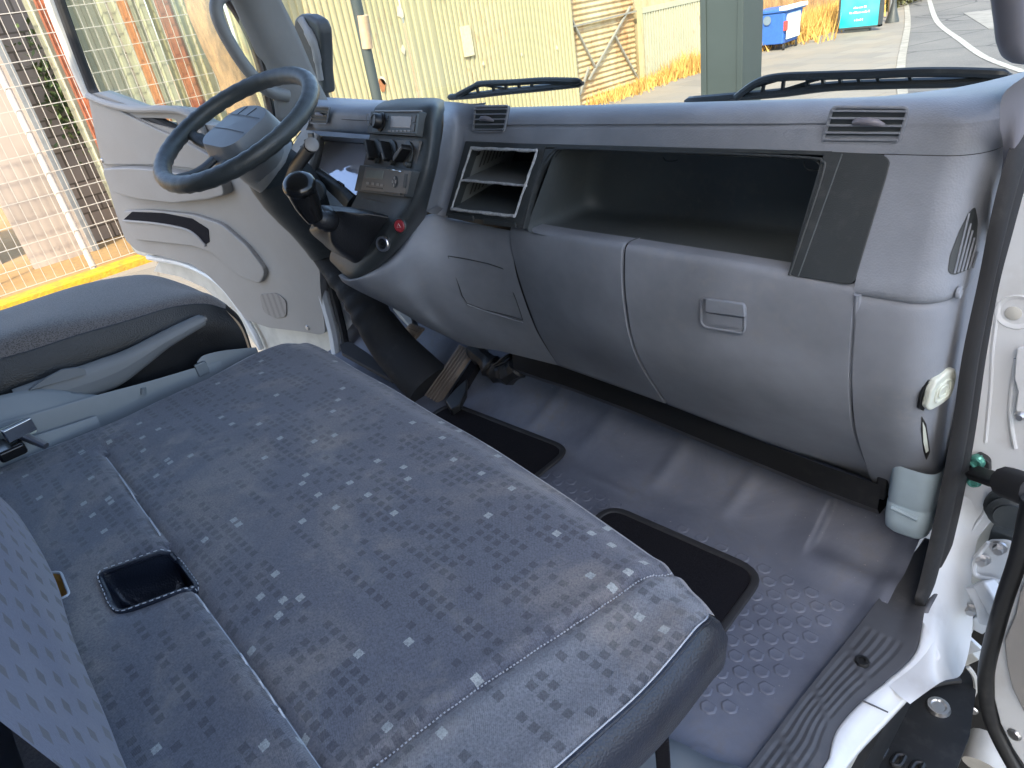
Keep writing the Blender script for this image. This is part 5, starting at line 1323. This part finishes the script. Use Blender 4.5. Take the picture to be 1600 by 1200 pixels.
# backrest
rows = []
bl_ = [S(-40,715), S(0,790), S(30,822), S(62,872), S(90,930), S(112,1000), S(140,1075), S(170,1150), S(195,1215), S(260,1350)]
bl_ = resample(cat(bl_, 4), 40)
for o_, dz in ((.0,-.04),(.0,-.006),(.006,.02),(-.004,.08),(-.02,.2),(-.045,.4),(-.07,.55),(-.10,.58),(-.16,.56),(-.2,.3),(-.2,-.04)):
    rows.append([Vector((p.x, p.y + o_, SZ + dz + .004*math.sin(i*.5))) for i, p in enumerate(bl_)])
MB().grid(rows).build('backrest', MT['backcloth'], seat, smooth=60)
# seat base plinth
MB().box((-1.2,-.1,FZ),(-.33,.36,-.66)).build('plinth', MT['black'], seat, bevel=.01)
hump = cat([P(a,b,z=FZ+.03) for a,b in ((960,1215),(1000,1172),(1030,1152),(1062,1160),(1110,1185),(1160,1200),(1190,1230))], 5)
rows = [[p + Vector((0,.012,-.05)) for p in hump], [p for p in hump], [p + Vector((-.01,-.04,.02)) for p in hump], [p + Vector((-.01,-.22,.02)) for p in hump]]
MB().grid(rows).build('base_cover', MT['console'], seat, smooth=70)
MB().prism([P(a,b,z=-.72) for a,b in ((1020,1120),(1042,1130),(1046,1160),(1022,1155))], (0,0,-.12)).build('hinge_bracket', MT['carpet'], seat, bevel=.002)
# buckle
bk_ = thing('seat_belt_buckle', 'chrome and black seat belt buckle at the rear inner corner of the bench seat', 'seat belt buckle', P(30,690,z=SZ))
MB().obox(P(22,672,z=SZ+.03), Vector((.03,.006,.0)), Vector((-.004,.022,0)), Vector((0,0,.011))).build('buckle_body', MT['cream'], bk_, bevel=.004)
MB().obox(P(30,672,z=SZ+.045), Vector((.005,.001,.0)), Vector((-.004,.022,0)), Vector((0,0,.012))).build('chrome_band', MT['silver'], bk_, bevel=.002)
MB().tube([P(30,678,z=SZ+.035), P(72,697,z=SZ+.012)], [.008,.006], 10).build('stem', MT['steel'], bk_); MB().obox(P(15,700,z=SZ+.02), Vector((.03,0,0)), Vector((0,.02,0)), Vector((0,0,.01))).build('latch_cover', MT['gloss'], bk_, bevel=.005)
# ================================================================== CENTRE CONSOLE + HANDBRAKE
con = thing('centre_console', 'pale blue grey plastic console tray between the two seats', 'console', (-1.32, .2, FZ))
for nm, pts, w_, h_, xw in (('tray_wall', [(-25,670),(0,661),(75,640),(151,618),(230,597),(305,575),(345,564)], .005, .14, -1.347), ('inner_wall', [(-25,705),(20,693),(52,682),(108,664),(150,650)], .006, .14, -1.334), ('cup_tray', [(308,566),(318,556),(345,549),(378,545),(400,543)], .005, .10, -1.352)):
    q_ = cat([P(a,b,x=xw) for a,b in pts], 5); rows = [[p + Vector((w_/2,0,-h_)) for p in q_], [p + Vector((w_/2,0,-.002)) for p in q_], [p + Vector((0.001,0,0.001)) for p in q_], [p + Vector((-w_/2,0,-.002)) for p in q_], [p + Vector((-w_/2,0,-h_)) for p in q_]]
    MB().grid(rows).build(nm, MT['console'], con, smooth=60)
MB().box((-1.36,-.2,-.75),(-1.30,.46,-.62)).build('tray_floor', MT['console'], con, bevel=.003)
MB().obox(P(312,568,x=-1.345)+Vector((0,0,-.012)), Vector((.004,.0,0)), Vector((0,.012,0)), Vector((0,0,.014))).build('tray_divider', MT['console'], con, bevel=.003)
MB().tube([P(224,616,x=-1.343), P(224,606,x=-1.343)], .005, 10).build('stud', MT['console'], con)
q_ = cat([P(a,b,x=-1.362) for a,b in ((-35,628),(0,618),(35,611),(70,608),(105,611),(140,616),(170,618))], 5)
rows = [[p + Vector((-.02,0,-.12)) for p in q_], [p + Vector((-.008,0,-.004)) for p in q_], [p for p in q_], [p + Vector((.006,0,-.006)) for p in q_], [p + Vector((.012,0,-.12)) for p in q_]]
MB().grid(rows).build('console_shroud', MT['console'], con, smooth=60)
hb = thing('handbrake_lever', 'grey handbrake lever rising from the console in front of the black seat', 'handbrake', P(60,600,z=-.52))
sp = [P(30,632,x=-1.38), P(100,607,x=-1.38), P(170,583,x=-1.38), P(214,559,x=-1.38), P(256,532,x=-1.38), P(298,509,x=-1.38), P(316,500,x=-1.38)]
hgt = [.030,.031,.032,.024,.0175,.0145,.012]
sp2 = cat(sp, 6); hg = resample([Vector((h,0,0)) for h in hgt], len(sp2)-1) if False else [hgt[min(6,i//6)] + (hgt[min(6,i//6+1)] - hgt[min(6,i//6)])*(i%6)/6 for i in range(len(sp2))]
rows = []
for i, p in enumerate(sp2):
    t = (sp2[min(i+1,len(sp2)-1)] - sp2[max(i-1,0)]).normalized(); u_ = Vector((1,0,0)).cross(t).normalized()
    if u_.z < 0: u_ = -u_
    h = hg[i]; wd = .014; off_ = 0
    rows.append([p + Vector((math.cos(a)*wd,0,0)) + u_*(off_ + (h*1.0)*math.sin(a)*1.0) for a in [k/16*2*math.pi for k in range(17)]])
MB().grid(rows).build('lever', MT['pillar'], hb, smooth=60)
MB().tube([sp2[-1], sp2[-1].lerp(sp2[-4], -.45)], [.009,.0085], 14).build('lever_tip', MT['pillar'], hb); MB().tube([sp2[-1].lerp(sp2[-4], -.4), sp2[-1].lerp(sp2[-4], -.95)], .0055, 12).build('release_button', MT['btn'], hb)
rows = []
for i, (a, b) in enumerate(((45,608),(70,590),(95,577),(120,573),(132,576),(134,584))):
    rows.append([P(a,b,x=-1.365) , P(a,b,x=-1.395)])
rows = rows; fr_ = MB().grid([[r[0] for r in rows], [r[1] for r in rows]]); fr_.prism([r[0] for r in rows], (.006,0,0)); fr_.build('lever_guard', MT['pillar'], hb, smooth=0)
# ================================================================== DRIVER SEAT
ds = thing('driver_seat', 'black driver seat with mesh cloth top and smooth vinyl side behind the handbrake', 'seat', (-1.6, .2, FZ))
DX0, DX1 = -1.86, -1.41
def dpt(px, py, x): return P(px, py, x=x)
topin = [dpt(a,b,DX1) for a,b in ((-40,580),(0,563),(60,545),(120,525),(200,502),(270,481),(320,476),(352,484))]      # seam line nearest us
ridge = [dpt(a,b,DX1-.05) for a,b in ((-40,545),(0,525),(60,507),(120,495),(200,478),(270,462),(320,458),(352,474))]
far = [dpt(a,b,DX1-.40) for a,b in ((-40,497),(0,486),(60,466),(120,447),(180,434),(235,430),(290,446),(330,465))]
mid = [dpt(a,b,DX1-.22) for a,b in ((-40,515),(0,502),(60,483),(120,465),(185,452),(245,445),(300,455),(340,470))]
rows = smooth_rows([topin, ridge, mid, far, [p + Vector((-.03,0,-.06)) for p in far]], 6, 6)
MB().grid(rows).build('cushion_top', MT['meshcloth'], ds, smooth=70)
fr_ = [dpt(a,b,DX1) for a,b in ((358,500),(366,520),(372,545),(374,570))]
bot = [t + Vector((.0,0,-.20)) for t in topin]
sidem = [t + Vector((.012,0,-.05)) for t in topin]; sidem2 = [t + Vector((.006,0,-.12)) for t in topin]
for L_ in (sidem, sidem2, bot): L_[-1] = L_[-1] + Vector((0,.012,0))
rows = smooth_rows([[t + Vector((.002,0,-.0)) for t in topin], sidem, sidem2, bot], 6, 6)
MB().grid(rows).build('side_panel', MT['leatherb'], ds, smooth=70)
MB().tube(cat(topin, 6), .0022, 8).build('piping', MT['leatherb'], ds)
rows = smooth_rows([[rw[-1] for rw in ([topin, ridge, mid, far])], [p[-1] + Vector((0,.02,-.05)) for p in (topin, ridge, mid, far)], [p[-1] + Vector((0,.015,-.14)) for p in (topin, ridge, mid, far)], [p[-1] + Vector((0,-.01,-.22)) for p in (topin, ridge, mid, far)]], 5, 5)
MB().grid(rows).build('front_panel', MT['leatherb'], ds, smooth=70)
MB().box((-1.82,-.3,FZ),(-1.42,.3,-.68)).build('seat_base', MT['black'], ds, bevel=.01)
MB().box((-1.86,-.34,-.7),(-1.40,-.22,.1)).build('backrest', MT['meshcloth'], ds, bevel=.04, seg=4)
# ================================================================== DRIVER DOOR (open)
DD = Vector((-.9938, -.1115, 0)); DN = Vector((-.1115, .9938, 0))
DO = Vector((-1.95, .885, 0)); DPL = (DO, DN)
dr = thing('driver_door', 'open driver door with warm grey trim panel, speaker grille and door pocket', 'door', (-2.4, .83, -1.0))
dd = lambda a, b, o=0: P(a, b, pl=(DO - DN*o, DN))
po = [(137,148),(150,145),(185,158),(215,170),(255,170),(290,174),(318,195),(420,200),(470,300),(500,425),(500,445),(508,520),(500,523),(470,518),(420,512),(385,500),(350,455),(325,430),(300,413),(250,400),(214,392),(196,375),(180,330),(165,275),(152,225)]
pn_ = round_loop([dd(a,b) for a,b in po], .02, 4)
# trim panel with a window cut for the small triangular opening: built as outline + bridge
hole_ = [dd(a,b) for a,b in ((216,184),(238,184),(275,186),(284,206),(262,199),(235,192))]
ctrn = sum(hole_, Vector())/len(hole_)
def tess(name, loop, holes, n, th, mat, parent, bevel=.003):
    from mathutils.geometry import tessellate_polygon
    polys = [loop] + holes; tri = tessellate_polygon(polys); allp = [p for q in polys for p in q]
    V_ = [p.copy() for p in allp] + [p + n*th for p in allp]; N_ = len(allp); F_ = [tuple(t) for t in tri] + [tuple(i + N_ for i in reversed(t)) for t in tri]
    k = 0
    for q in polys:
        m_ = len(q)
        for i in range(m_): F_.append((k+i, k+(i+1)%m_, N_+k+(i+1)%m_, N_+k+i))
        k += m_
    return obj(name, V_, F_, mat, parent, smooth=0 if bevel == 0 else 30, bevel=0)
tp1 = tess('trim_panel', pn_, [round_loop(hole_, .02, 3)], DN, .05, MT['doorp'], dr)
# raised sculpted zones
def pad(name, pix, o, mat, rnd=.02, back=.03, parent=tp1, bev=.006):
    f_ = round_loop([dd(a,b,o) for a,b in pix], rnd, 4); return MB().prism(f_, DN*back).build(name, mat, parent, bevel=bev, seg=4)
pad('armrest', [(158,264),(200,262),(250,266),(300,275),(345,283),(350,305),(325,312),(270,318),(215,312),(172,300)], .035, MT['doorp'], .03, .04)
pad('upper_trim', [(140,150),(160,157),(200,180),(240,200),(290,222),(330,245),(345,270),(250,258),(160,258)], .010, MT['doorp'], .02, .02)
MB().tube(cat([dd(a,b,.012) for a,b in ((138,150),(160,160),(190,168),(215,171),(260,171),(290,176),(310,192),(322,215))],5), .012, 10).build('grab_rail', MT['doorp'], tp1)
pad('lower_bolster', [(190,330),(230,328),(300,335),(345,350),(385,385),(415,425),(405,445),(370,430),(330,395),(300,385),(210,375),(194,352)], .016, MT['doorp'], .03, .02)
pad('pocket_shade_panel', [(193,343),(206,331),(255,333),(300,342),(325,358),(327,378),(321,382),(305,365),(285,355),(240,347)], .0185, MT['carpet'], .006, .004, bev=.0005)  # flat black panel stands in for the shade inside the door pocket
MB().tube(cat([dd(a,b,.02) for a,b in ((193,345),(240,349),(285,357),(305,367),(321,384))],5), .005, 8).build('pocket_lip', MT['doorp'], tp1)
sg = pad('speaker_grille', [(405,460),(432,458),(447,470),(447,495),(430,498),(412,488)], .004, MT['duct'], .02, .004, bev=.001)
m = NT('speaker mesh'); v = m.n('ShaderNodeTexVoronoi'); v.inputs['Scale'].default_value = 260; v.inputs['Randomness'].default_value = 0; m.l(m.co, v.inputs['Vector']); m.base(m.mix(m.ramp(v.outputs[0], .25, .35), (.02,.02,.02,1), (.22,.21,.2,1))); m.rough(.6)
sg.data.materials.clear(); sg.data.materials.append(m.m)
for a, b in ((480,512),(159,251)): MB().lathe([(.007,.003),(.009,0),(.009,-.004)], dd(a,b,.002 if a == 480 else .012), -DN, 12).build('screw', MT['steel'], tp1)
# metal door frame/shell edge
sh = [(214,392),(250,400),(300,412),(330,432),(356,458),(388,505),(402,535),(470,540),(530,560),(522,520),(505,440),(497,410),(500,440),(508,523),(470,520),(385,502),(350,458),(325,433),(300,416),(250,404)]
shell = [(196,372),(214,398),(240,405),(290,420),(330,445),(360,480),(385,520),(402,545),(440,560),(535,580),(520,500),(500,420),(440,300),(300,250),(200,250)]
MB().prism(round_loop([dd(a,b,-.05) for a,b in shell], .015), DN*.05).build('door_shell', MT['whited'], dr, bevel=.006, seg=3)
MB().tube(cat([dd(a,b,-.03) for a,b in ((232,402),(285,412),(325,430),(352,452),(378,488),(400,525),(408,545))],5), .012, 8).build('door_shell_edge', MT['white'], dr)
MB().prism(round_loop([dd(a,b,-.06) for a,b in ((250,405),(300,418),(335,442),(365,480),(350,478),(320,450),(280,432),(240,424))], .01), DN*.03).build('wheel_arch_flange', MT['whited'], dr)
# window frame
fr1 = cat([dd(a,b,-.02) for a,b in ((88,-15),(100,20),(118,70),(135,115),(148,146),(165,158),(190,170),(225,178),(262,196),(285,208))], 5)
MB().tube(fr1, [.017]*len(fr1), 10).build('window_frame', MT['blackrub'], dr); MB().tube([p - DD*-.018 + DN*.0 for p in fr1][:26], .012, 8).build('frame_edge', MT['dark'], dr)
MB().tube(cat([dd(a,b,-.03) for a,b in ((72,-15),(84,20),(104,70),(122,115),(138,150))],5), .018, 10).build('frame_outer', MT['whited'], dr)
gp_ = [dd(a,b,-.03) for a,b in ((95,-15),(140,110),(160,150),(210,175),(290,205),(420,200),(405,110),(365,-15))]
MB().prism(gp_, DN*.004).build('window_glass', MT['glass'], dr, smooth=0)
MB().bar(dd(280,184,-.02), dd(283,212,-.02), .012, .012).build('quarter_bar', MT['black'], dr)
# ================================================================== LEFT MIRROR
mr = thing('side_mirror', 'dark grey door mirror seen through the windscreen beside the pillar', 'mirror', P(485,60,y=1.25))
ml = [P(a,b,y=1.25) for a,b in ((457,40),(459,28),(466,23),(480,24),(494,32),(500,48),(502,75),(503,110),(507,150),(495,140),(480,112),(465,85),(459,62))]
MB().prism(ml, (.0,.05,0)).build('housing', MT['dark'], mr, bevel=.02, seg=4)
MB().tube(cat([P(a,b,y=1.243) for a,b in ((470,30),(482,50),(492,72),(497,100),(501,125))],5), [.012]*5+[.016]*5+[.013]*5+[.010]*6, 10).build('housing_rib', MT['pillar'], mr)
MB().tube([P(503,140,y=1.27), P(515,175,y=1.3)], .018, 10).build('mirror_arm', MT['dark'], mr)
# ================================================================== WIPERS
def wiper(name, blade, arm, yv, label, wins):
    t = thing('windscreen_wiper', label, 'wiper', P(*blade[0], y=yv), 'windscreen wipers')
    B = cat([P(a,b,y=yv) for a,b in blade], 6); MB().tube(B, [.004]+[.0125]*(len(B)-2)+[.006], 8, sq=.8).build('rubber_blade', MT['black'], t)
    A_ = cat([P(a,b,y=yv-.01) for a,b in arm], 6); MB().tube(A_, [.009]*(len(A_)-1)+[.004], 8).build('arm', MT['black'], t)
    for (a0, b0, a1, b1) in wins: MB().bar(P(a0,b0,y=yv-.005), P(a1,b1,y=yv-.005), .008, .006).build('link', MT['black'], t)
    return t
wb = [(1070,158),(1140,152),(1220,145),(1300,135),(1400,131),(1500,128),(1581,119)]
wiper('w', wb, [(1150,153),(1180,131),(1215,121),(1290,118),(1360,116),(1430,113),(1500,113),(1576,116)], 1.55, 'long black wiper in front of the passenger side of the windscreen',
      [(1195,125,1190,150),(1225,122,1222,147),(1262,119,1262,142),(1285,118,1288,139),(1312,118,1315,137),(1340,117,1345,134),(1370,116,1375,133),(1420,113,1425,131),(1165,140,1240,118),(1200,148,1290,120),(1300,121,1420,109),(1240,118,1280,124)])
wiper('w', [(700,152),(740,149),(790,143),(850,137),(911,130)], [(715,149),(740,136),(752,131),(800,129),(850,126),(908,127)], 1.5, 'shorter black wiper in front of the driver side of the windscreen',
      [(745,135,748,149),(770,131,772,146),(790,130,792,144),(810,128,812,142),(830,127,832,140),(745,132,790,138)])
# ================================================================== WASHER BOTTLE
wb_ = thing('washer_bottle', 'pale blue plastic washer bottle under the rounded end of the dashboard', 'bottle', (-.235, .92, -.82))
bx0, bx1 = P(1381,780,y=.885).x, P(1458,780,y=.885).x
ztop = -.66; zb = P(1400,832,y=.885).z
lp = round_loop([Vector((bx0,.885,0)), Vector((bx1,.885,0)), Vector((bx1,1.0,0)), Vector((bx0,1.0,0))], .022, 5); k = len(lp)
lc_ = sum(lp, Vector())/k
rws = [[p.lerp(lc_, s_) + Vector((0,0,z_)) for p in lp + [lp[0]]] for s_, z_ in ((1,zb-.012),(.6,zb-.012),(.18,zb-.009),(.04,zb),(0,zb+.02),(0,zb+.045),(.03,zb+.048),(.03,zb+.052),(0,zb+.055),(0,ztop))]
MB().grid(rws).build('bottle_body', MT['bottle'], wb_, smooth=50)
MB().tube([Vector((bx0+.012,.8835,zb+.046)), Vector((bx1-.014,.8835,zb+.040))], .0035, 8).build('moulded_rib', MT['bottle'], wb_)
fcx = thing('filler_cap', 'cream white filler cap in the rounded end of the dashboard', 'cap', P(1460,605,x=-.168))
cpx = [(1482,571),(1472,574),(1452,590),(1443,606),(1440,620),(1437,632),(1442,637),(1458,628),(1474,616),(1480,600),(1484,583)]
q_ = round_loop([P(a, b, pl=(capc, capn)) + capn*.010 for a,b in cpx], .004, 3)
MB().prism(q_, -capn*.009).build('cap_body', MT['cream'], fcx, bevel=.003, seg=3)
cc = sum(q_, Vector())/len(q_)
for s_ in (.55, .3): MB().tube([cc + (p-cc)*s_ + capn*.0006 for p in q_], .0013, 6, closed=True).build('cap_ring', MT['cream'], fcx)
# pressed shapes on the jamb
MB().lathe([(.0,-.004),(.012,-.003),(.019,.0),(.022,.0006),(.024,-.002)], P(1588,488,y=ypil-.001), (0,-1,0), 22).build('jamb_pressing', MT['white'], cab)
for pts_ in (((1562,470),(1552,540),(1548,610),(1540,690)), ((1545,770),(1538,800),(1524,820),(1510,850))):
    MB().tube(cat([P(a,b,y=ypil+.0012) for a,b in pts_], 5), .0028, 8).build('jamb_crease', MT['white'], cab)
# ================================================================== DOOR CHECK AND HINGES
ck = MB().prism(round_loop([P(a,b,y=ypil-.014) for a,b in ((1519,716),(1528,711),(1541,718),(1546,724),(1546,742),(1540,748),(1528,758),(1516,755),(1510,742),(1509,732),(1518,728))], .003), (0,.012,0)).build('door_check', MT['black'], cab, bevel=.002)
for a, b in ((1527,721),(1522,751)): MB().lathe([(.0,.006),(.0035,.006),(.0045,.008),(.0065,.008),(.0075,.004),(.010,.002),(.010,-.004)], P(a,b,y=ypil-.014), (0,-1,0), 6 if False else 18).build('bolt', MT['greenz'], ck)
MB().bar(P(1520,738,y=ypil-.03), P(1600,765,y=ypil-.10), .012, .022, up=(0,-1,0)).build('strap', MT['black'], ck, bevel=.003)
MB().tube([P(1572,753,y=ypil-.08), P(1620,770,y=ypil-.12)], .02, 12).build('boot', MT['blackrub'], ck)
hy = ypil - .012
hg_ = MB().prism(round_loop([P(a,b,y=hy) for a,b in ((1545,845),(1528,862),(1521,885),(1524,900),(1570,912),(1600,905),(1600,855),(1570,845))], .006), (0,.006,0)).build('door_hinge', MT['white'], cab, bevel=.002)
MB().tube(cat([P(a,b,y=hy-.006) for a,b in ((1545,848),(1530,865),(1522,886),(1526,899),(1550,905),(1572,911))],5), .0035, 8).build('leaf_rim', MT['white'], hg_)
MB().tube([P(1530,912,y=hy-.01), P(1550,945,y=hy-.02), P(1556,972,y=hy-.03)], [.020,.022,.022], 14).build('knuckle', MT['white'], hg_); MB().bar(P(1536,908,y=hy-.02), P(1575,975,y=hy-.05), .022, .03).build('hinge_arm', MT['white'], hg_, bevel=.005)
for a, b in ((1534,873),(1560,855),(1517,950)):
    MB().lathe([(.0,.012),(.0062,.012),(.0070,.010),(.0070,.003)], P(a,b,y=hy-.004), (.15,-1,0), 6).build('hex_bolt', MT['steel'], hg_, smooth=20)
    MB().lathe([(.0,.003),(.0105,.003),(.0115,0)], P(a,b,y=hy-.004), (.15,-1,0), 18).build('washer', MT['steel'], hg_)
lh = MB().prism(round_loop([P(a,b,y=hy) for a,b in ((1508,935),(1524,930),(1530,952),(1520,966),(1505,962),(1503,950))], .004), (0,.01,0)).build('lower_hinge_bracket', MT['white'], cab, bevel=.002)
MB().prism([P(a,b,y=hy-.005) for a,b in ((1502,975),(1530,962),(1556,972),(1535,992))], (0,.03,-.005)).build('shelf', MT['white'], lh, bevel=.002)
MB().prism([P(a,b,y=hy-.005) for a,b in ((1492,1018),(1488,1040),(1500,1046),(1530,1032),(1512,1012)) ], (0,.02,0)).build('web', MT['whited'], lh, bevel=.002); MB().bar(P(1494,1012,y=hy-.01), P(1522,1002,y=hy-.01), .006, .03).build('web_edge', MT['white'], lh)
cnn = MB().lathe([(.03,-.01),(.032,.0),(.026,.006),(.028,.012),(.02,.016),(.02,.02)], P(1580,795,y=ypil-.02), (.2,-1,0), 24).build('wiring_boot', MT['dark'], cab)
MB().box(P(1548,828,y=ypil), P(1586,868,y=ypil) + Vector((0,.02,0))).build('plug', MT['dark'], cnn, bevel=.002); MB().tube([P(1565,855,y=ypil-.004), P(1578,852,y=ypil-.004)], .0012, 6).build('wire', simple('orange wire', (.5,.2,.04,1), .5), cnn)
# ================================================================== PASSENGER DOOR (edge at right)
pdn = Vector((.25, -1, 0)).normalized()
PDL = (P(1560,1050,y=.80), Vector((.25,1,0)).normalized())
pdr = thing('passenger_door', 'open passenger door edge with black seal and grey trim at the right', 'door', P(1590,1050,pl=PDL))
pp = lambda a, b, o=0: P(a, b, pl=(PDL[0] + PDL[1]*o, PDL[1]))
dl = [(1612,780),(1592,870),(1572,930),(1556,985),(1543,1040),(1541,1080),(1548,1120),(1565,1160),(1590,1205),(1610,1240)]
MB().tube(cat([pp(a,b) for a,b in dl], 5), .0105, 12).build('door_seal', MT['black'], pdr, smooth=70)
MB().prism([pp(a,b,.0) for a,b in ((1608,820),(1578,935),(1562,1000),(1552,1050),(1552,1090),(1562,1130),(1582,1170),(1612,1215),(1720,1215),(1720,820))], PDL[1]*.02).build('door_inner_panel', MT['white'], pdr, bevel=.003)
MB().prism([pp(a,b,-.010) for a,b in ((1612,880),(1592,925),(1585,960),(1568,1000),(1572,1040),(1580,1075),(1600,1115),(1720,1130),(1720,880))], PDL[1]*.010).build('trim_panel', MT['doorp'], pdr, bevel=.003)
MB().lathe([(.0,.003),(.007,.003),(.009,0)], pp(1585,1148,-.001), -PDL[1], 14).build('screw', MT['steel'], pdr)
# ================================================================== ENTRY STEP AND WHEEL ARCH
stp = thing('entry_step', 'black plastic entry step with cut-out treads below the white sill', 'step', (-.02, .55, -1.3))
SPZ = -1.16
hl_ = []
outer = [P(a,b,z=SPZ) for a,b in ((1392,1060),(1450,1062),(1490,1060),(1520,1042),(1525,1080),(1515,1150),(1490,1215),(1500,1330),(1200,1330),(1290,1230))]
holes_ = []
for a, b in ((1357,1194),(1375,1176),(1403,1188),(1340,1225),(1385,1218),(1432,1200)):
    holes_.append(round_loop([P(a-12,b+8,z=SPZ), P(a-2,b-8,z=SPZ), P(a+12,b-6,z=SPZ), P(a+3,b+11,z=SPZ)], .006, 3))
tess('step_plate', outer, holes_, Vector((0,0,1)), -.02, MT['black'], stp)
for h_ in holes_: MB().tube([p + Vector((0,0,.003)) for p in h_], .004, 8, closed=True).build('tread_rim', MT['black'], stp)
q_ = P(1466,1106,z=SPZ); MB().lathe([(0,.004),(.010,.004),(.012,.007),(.017,.007),(.019,0)], q_, (0,0,1), 20).build('fastener', MT['steel'], stp)
MB().box((-.17,.2,-1.35),(-.15,.98,-1.03)).build('step_riser', MT['black'], stp)
MB().tube(cat([P(a,b,z=SPZ+.01) for a,b in ((1404,1110),(1430,1080),(1470,1066),(1500,1062))],5), .006, 8).build('step_rib', MT['black'], stp)
wa = thing('wheel_arch_liner', 'black wheel arch liner in the gap between step and passenger door', 'arch liner', (.05,.8,-1.3))
MB().prism([P(a,b,y=1.12) for a,b in ((1480,930),(1640,740),(1700,740),(1700,1500),(1400,1500),(1420,1080))], (0,.02,0)).build('liner', MT['black'], wa, bevel=.01)
MB().lathe([(0,.003),(.008,.003),(.010,0)], P(1520,1110,y=1.115), (0,-1,0), 14).build('clip', MT['steel'], wa)
MB().tube(cat([P(a,b,y=1.0) for a,b in ((1512,1042),(1522,1056),(1525,1075),(1518,1092))],5), .004, 6).build('cable', MT['whited'], wa)
tag(MB().tube([P(1535,1200,y=.9), P(1548,1155,y=.95)], .03, 14).build('mud_flap_tube', MT['whited'], loc=P(1540,1180,y=.92)), 'grey tube piece showing between step and door at bottom right', 'tube')
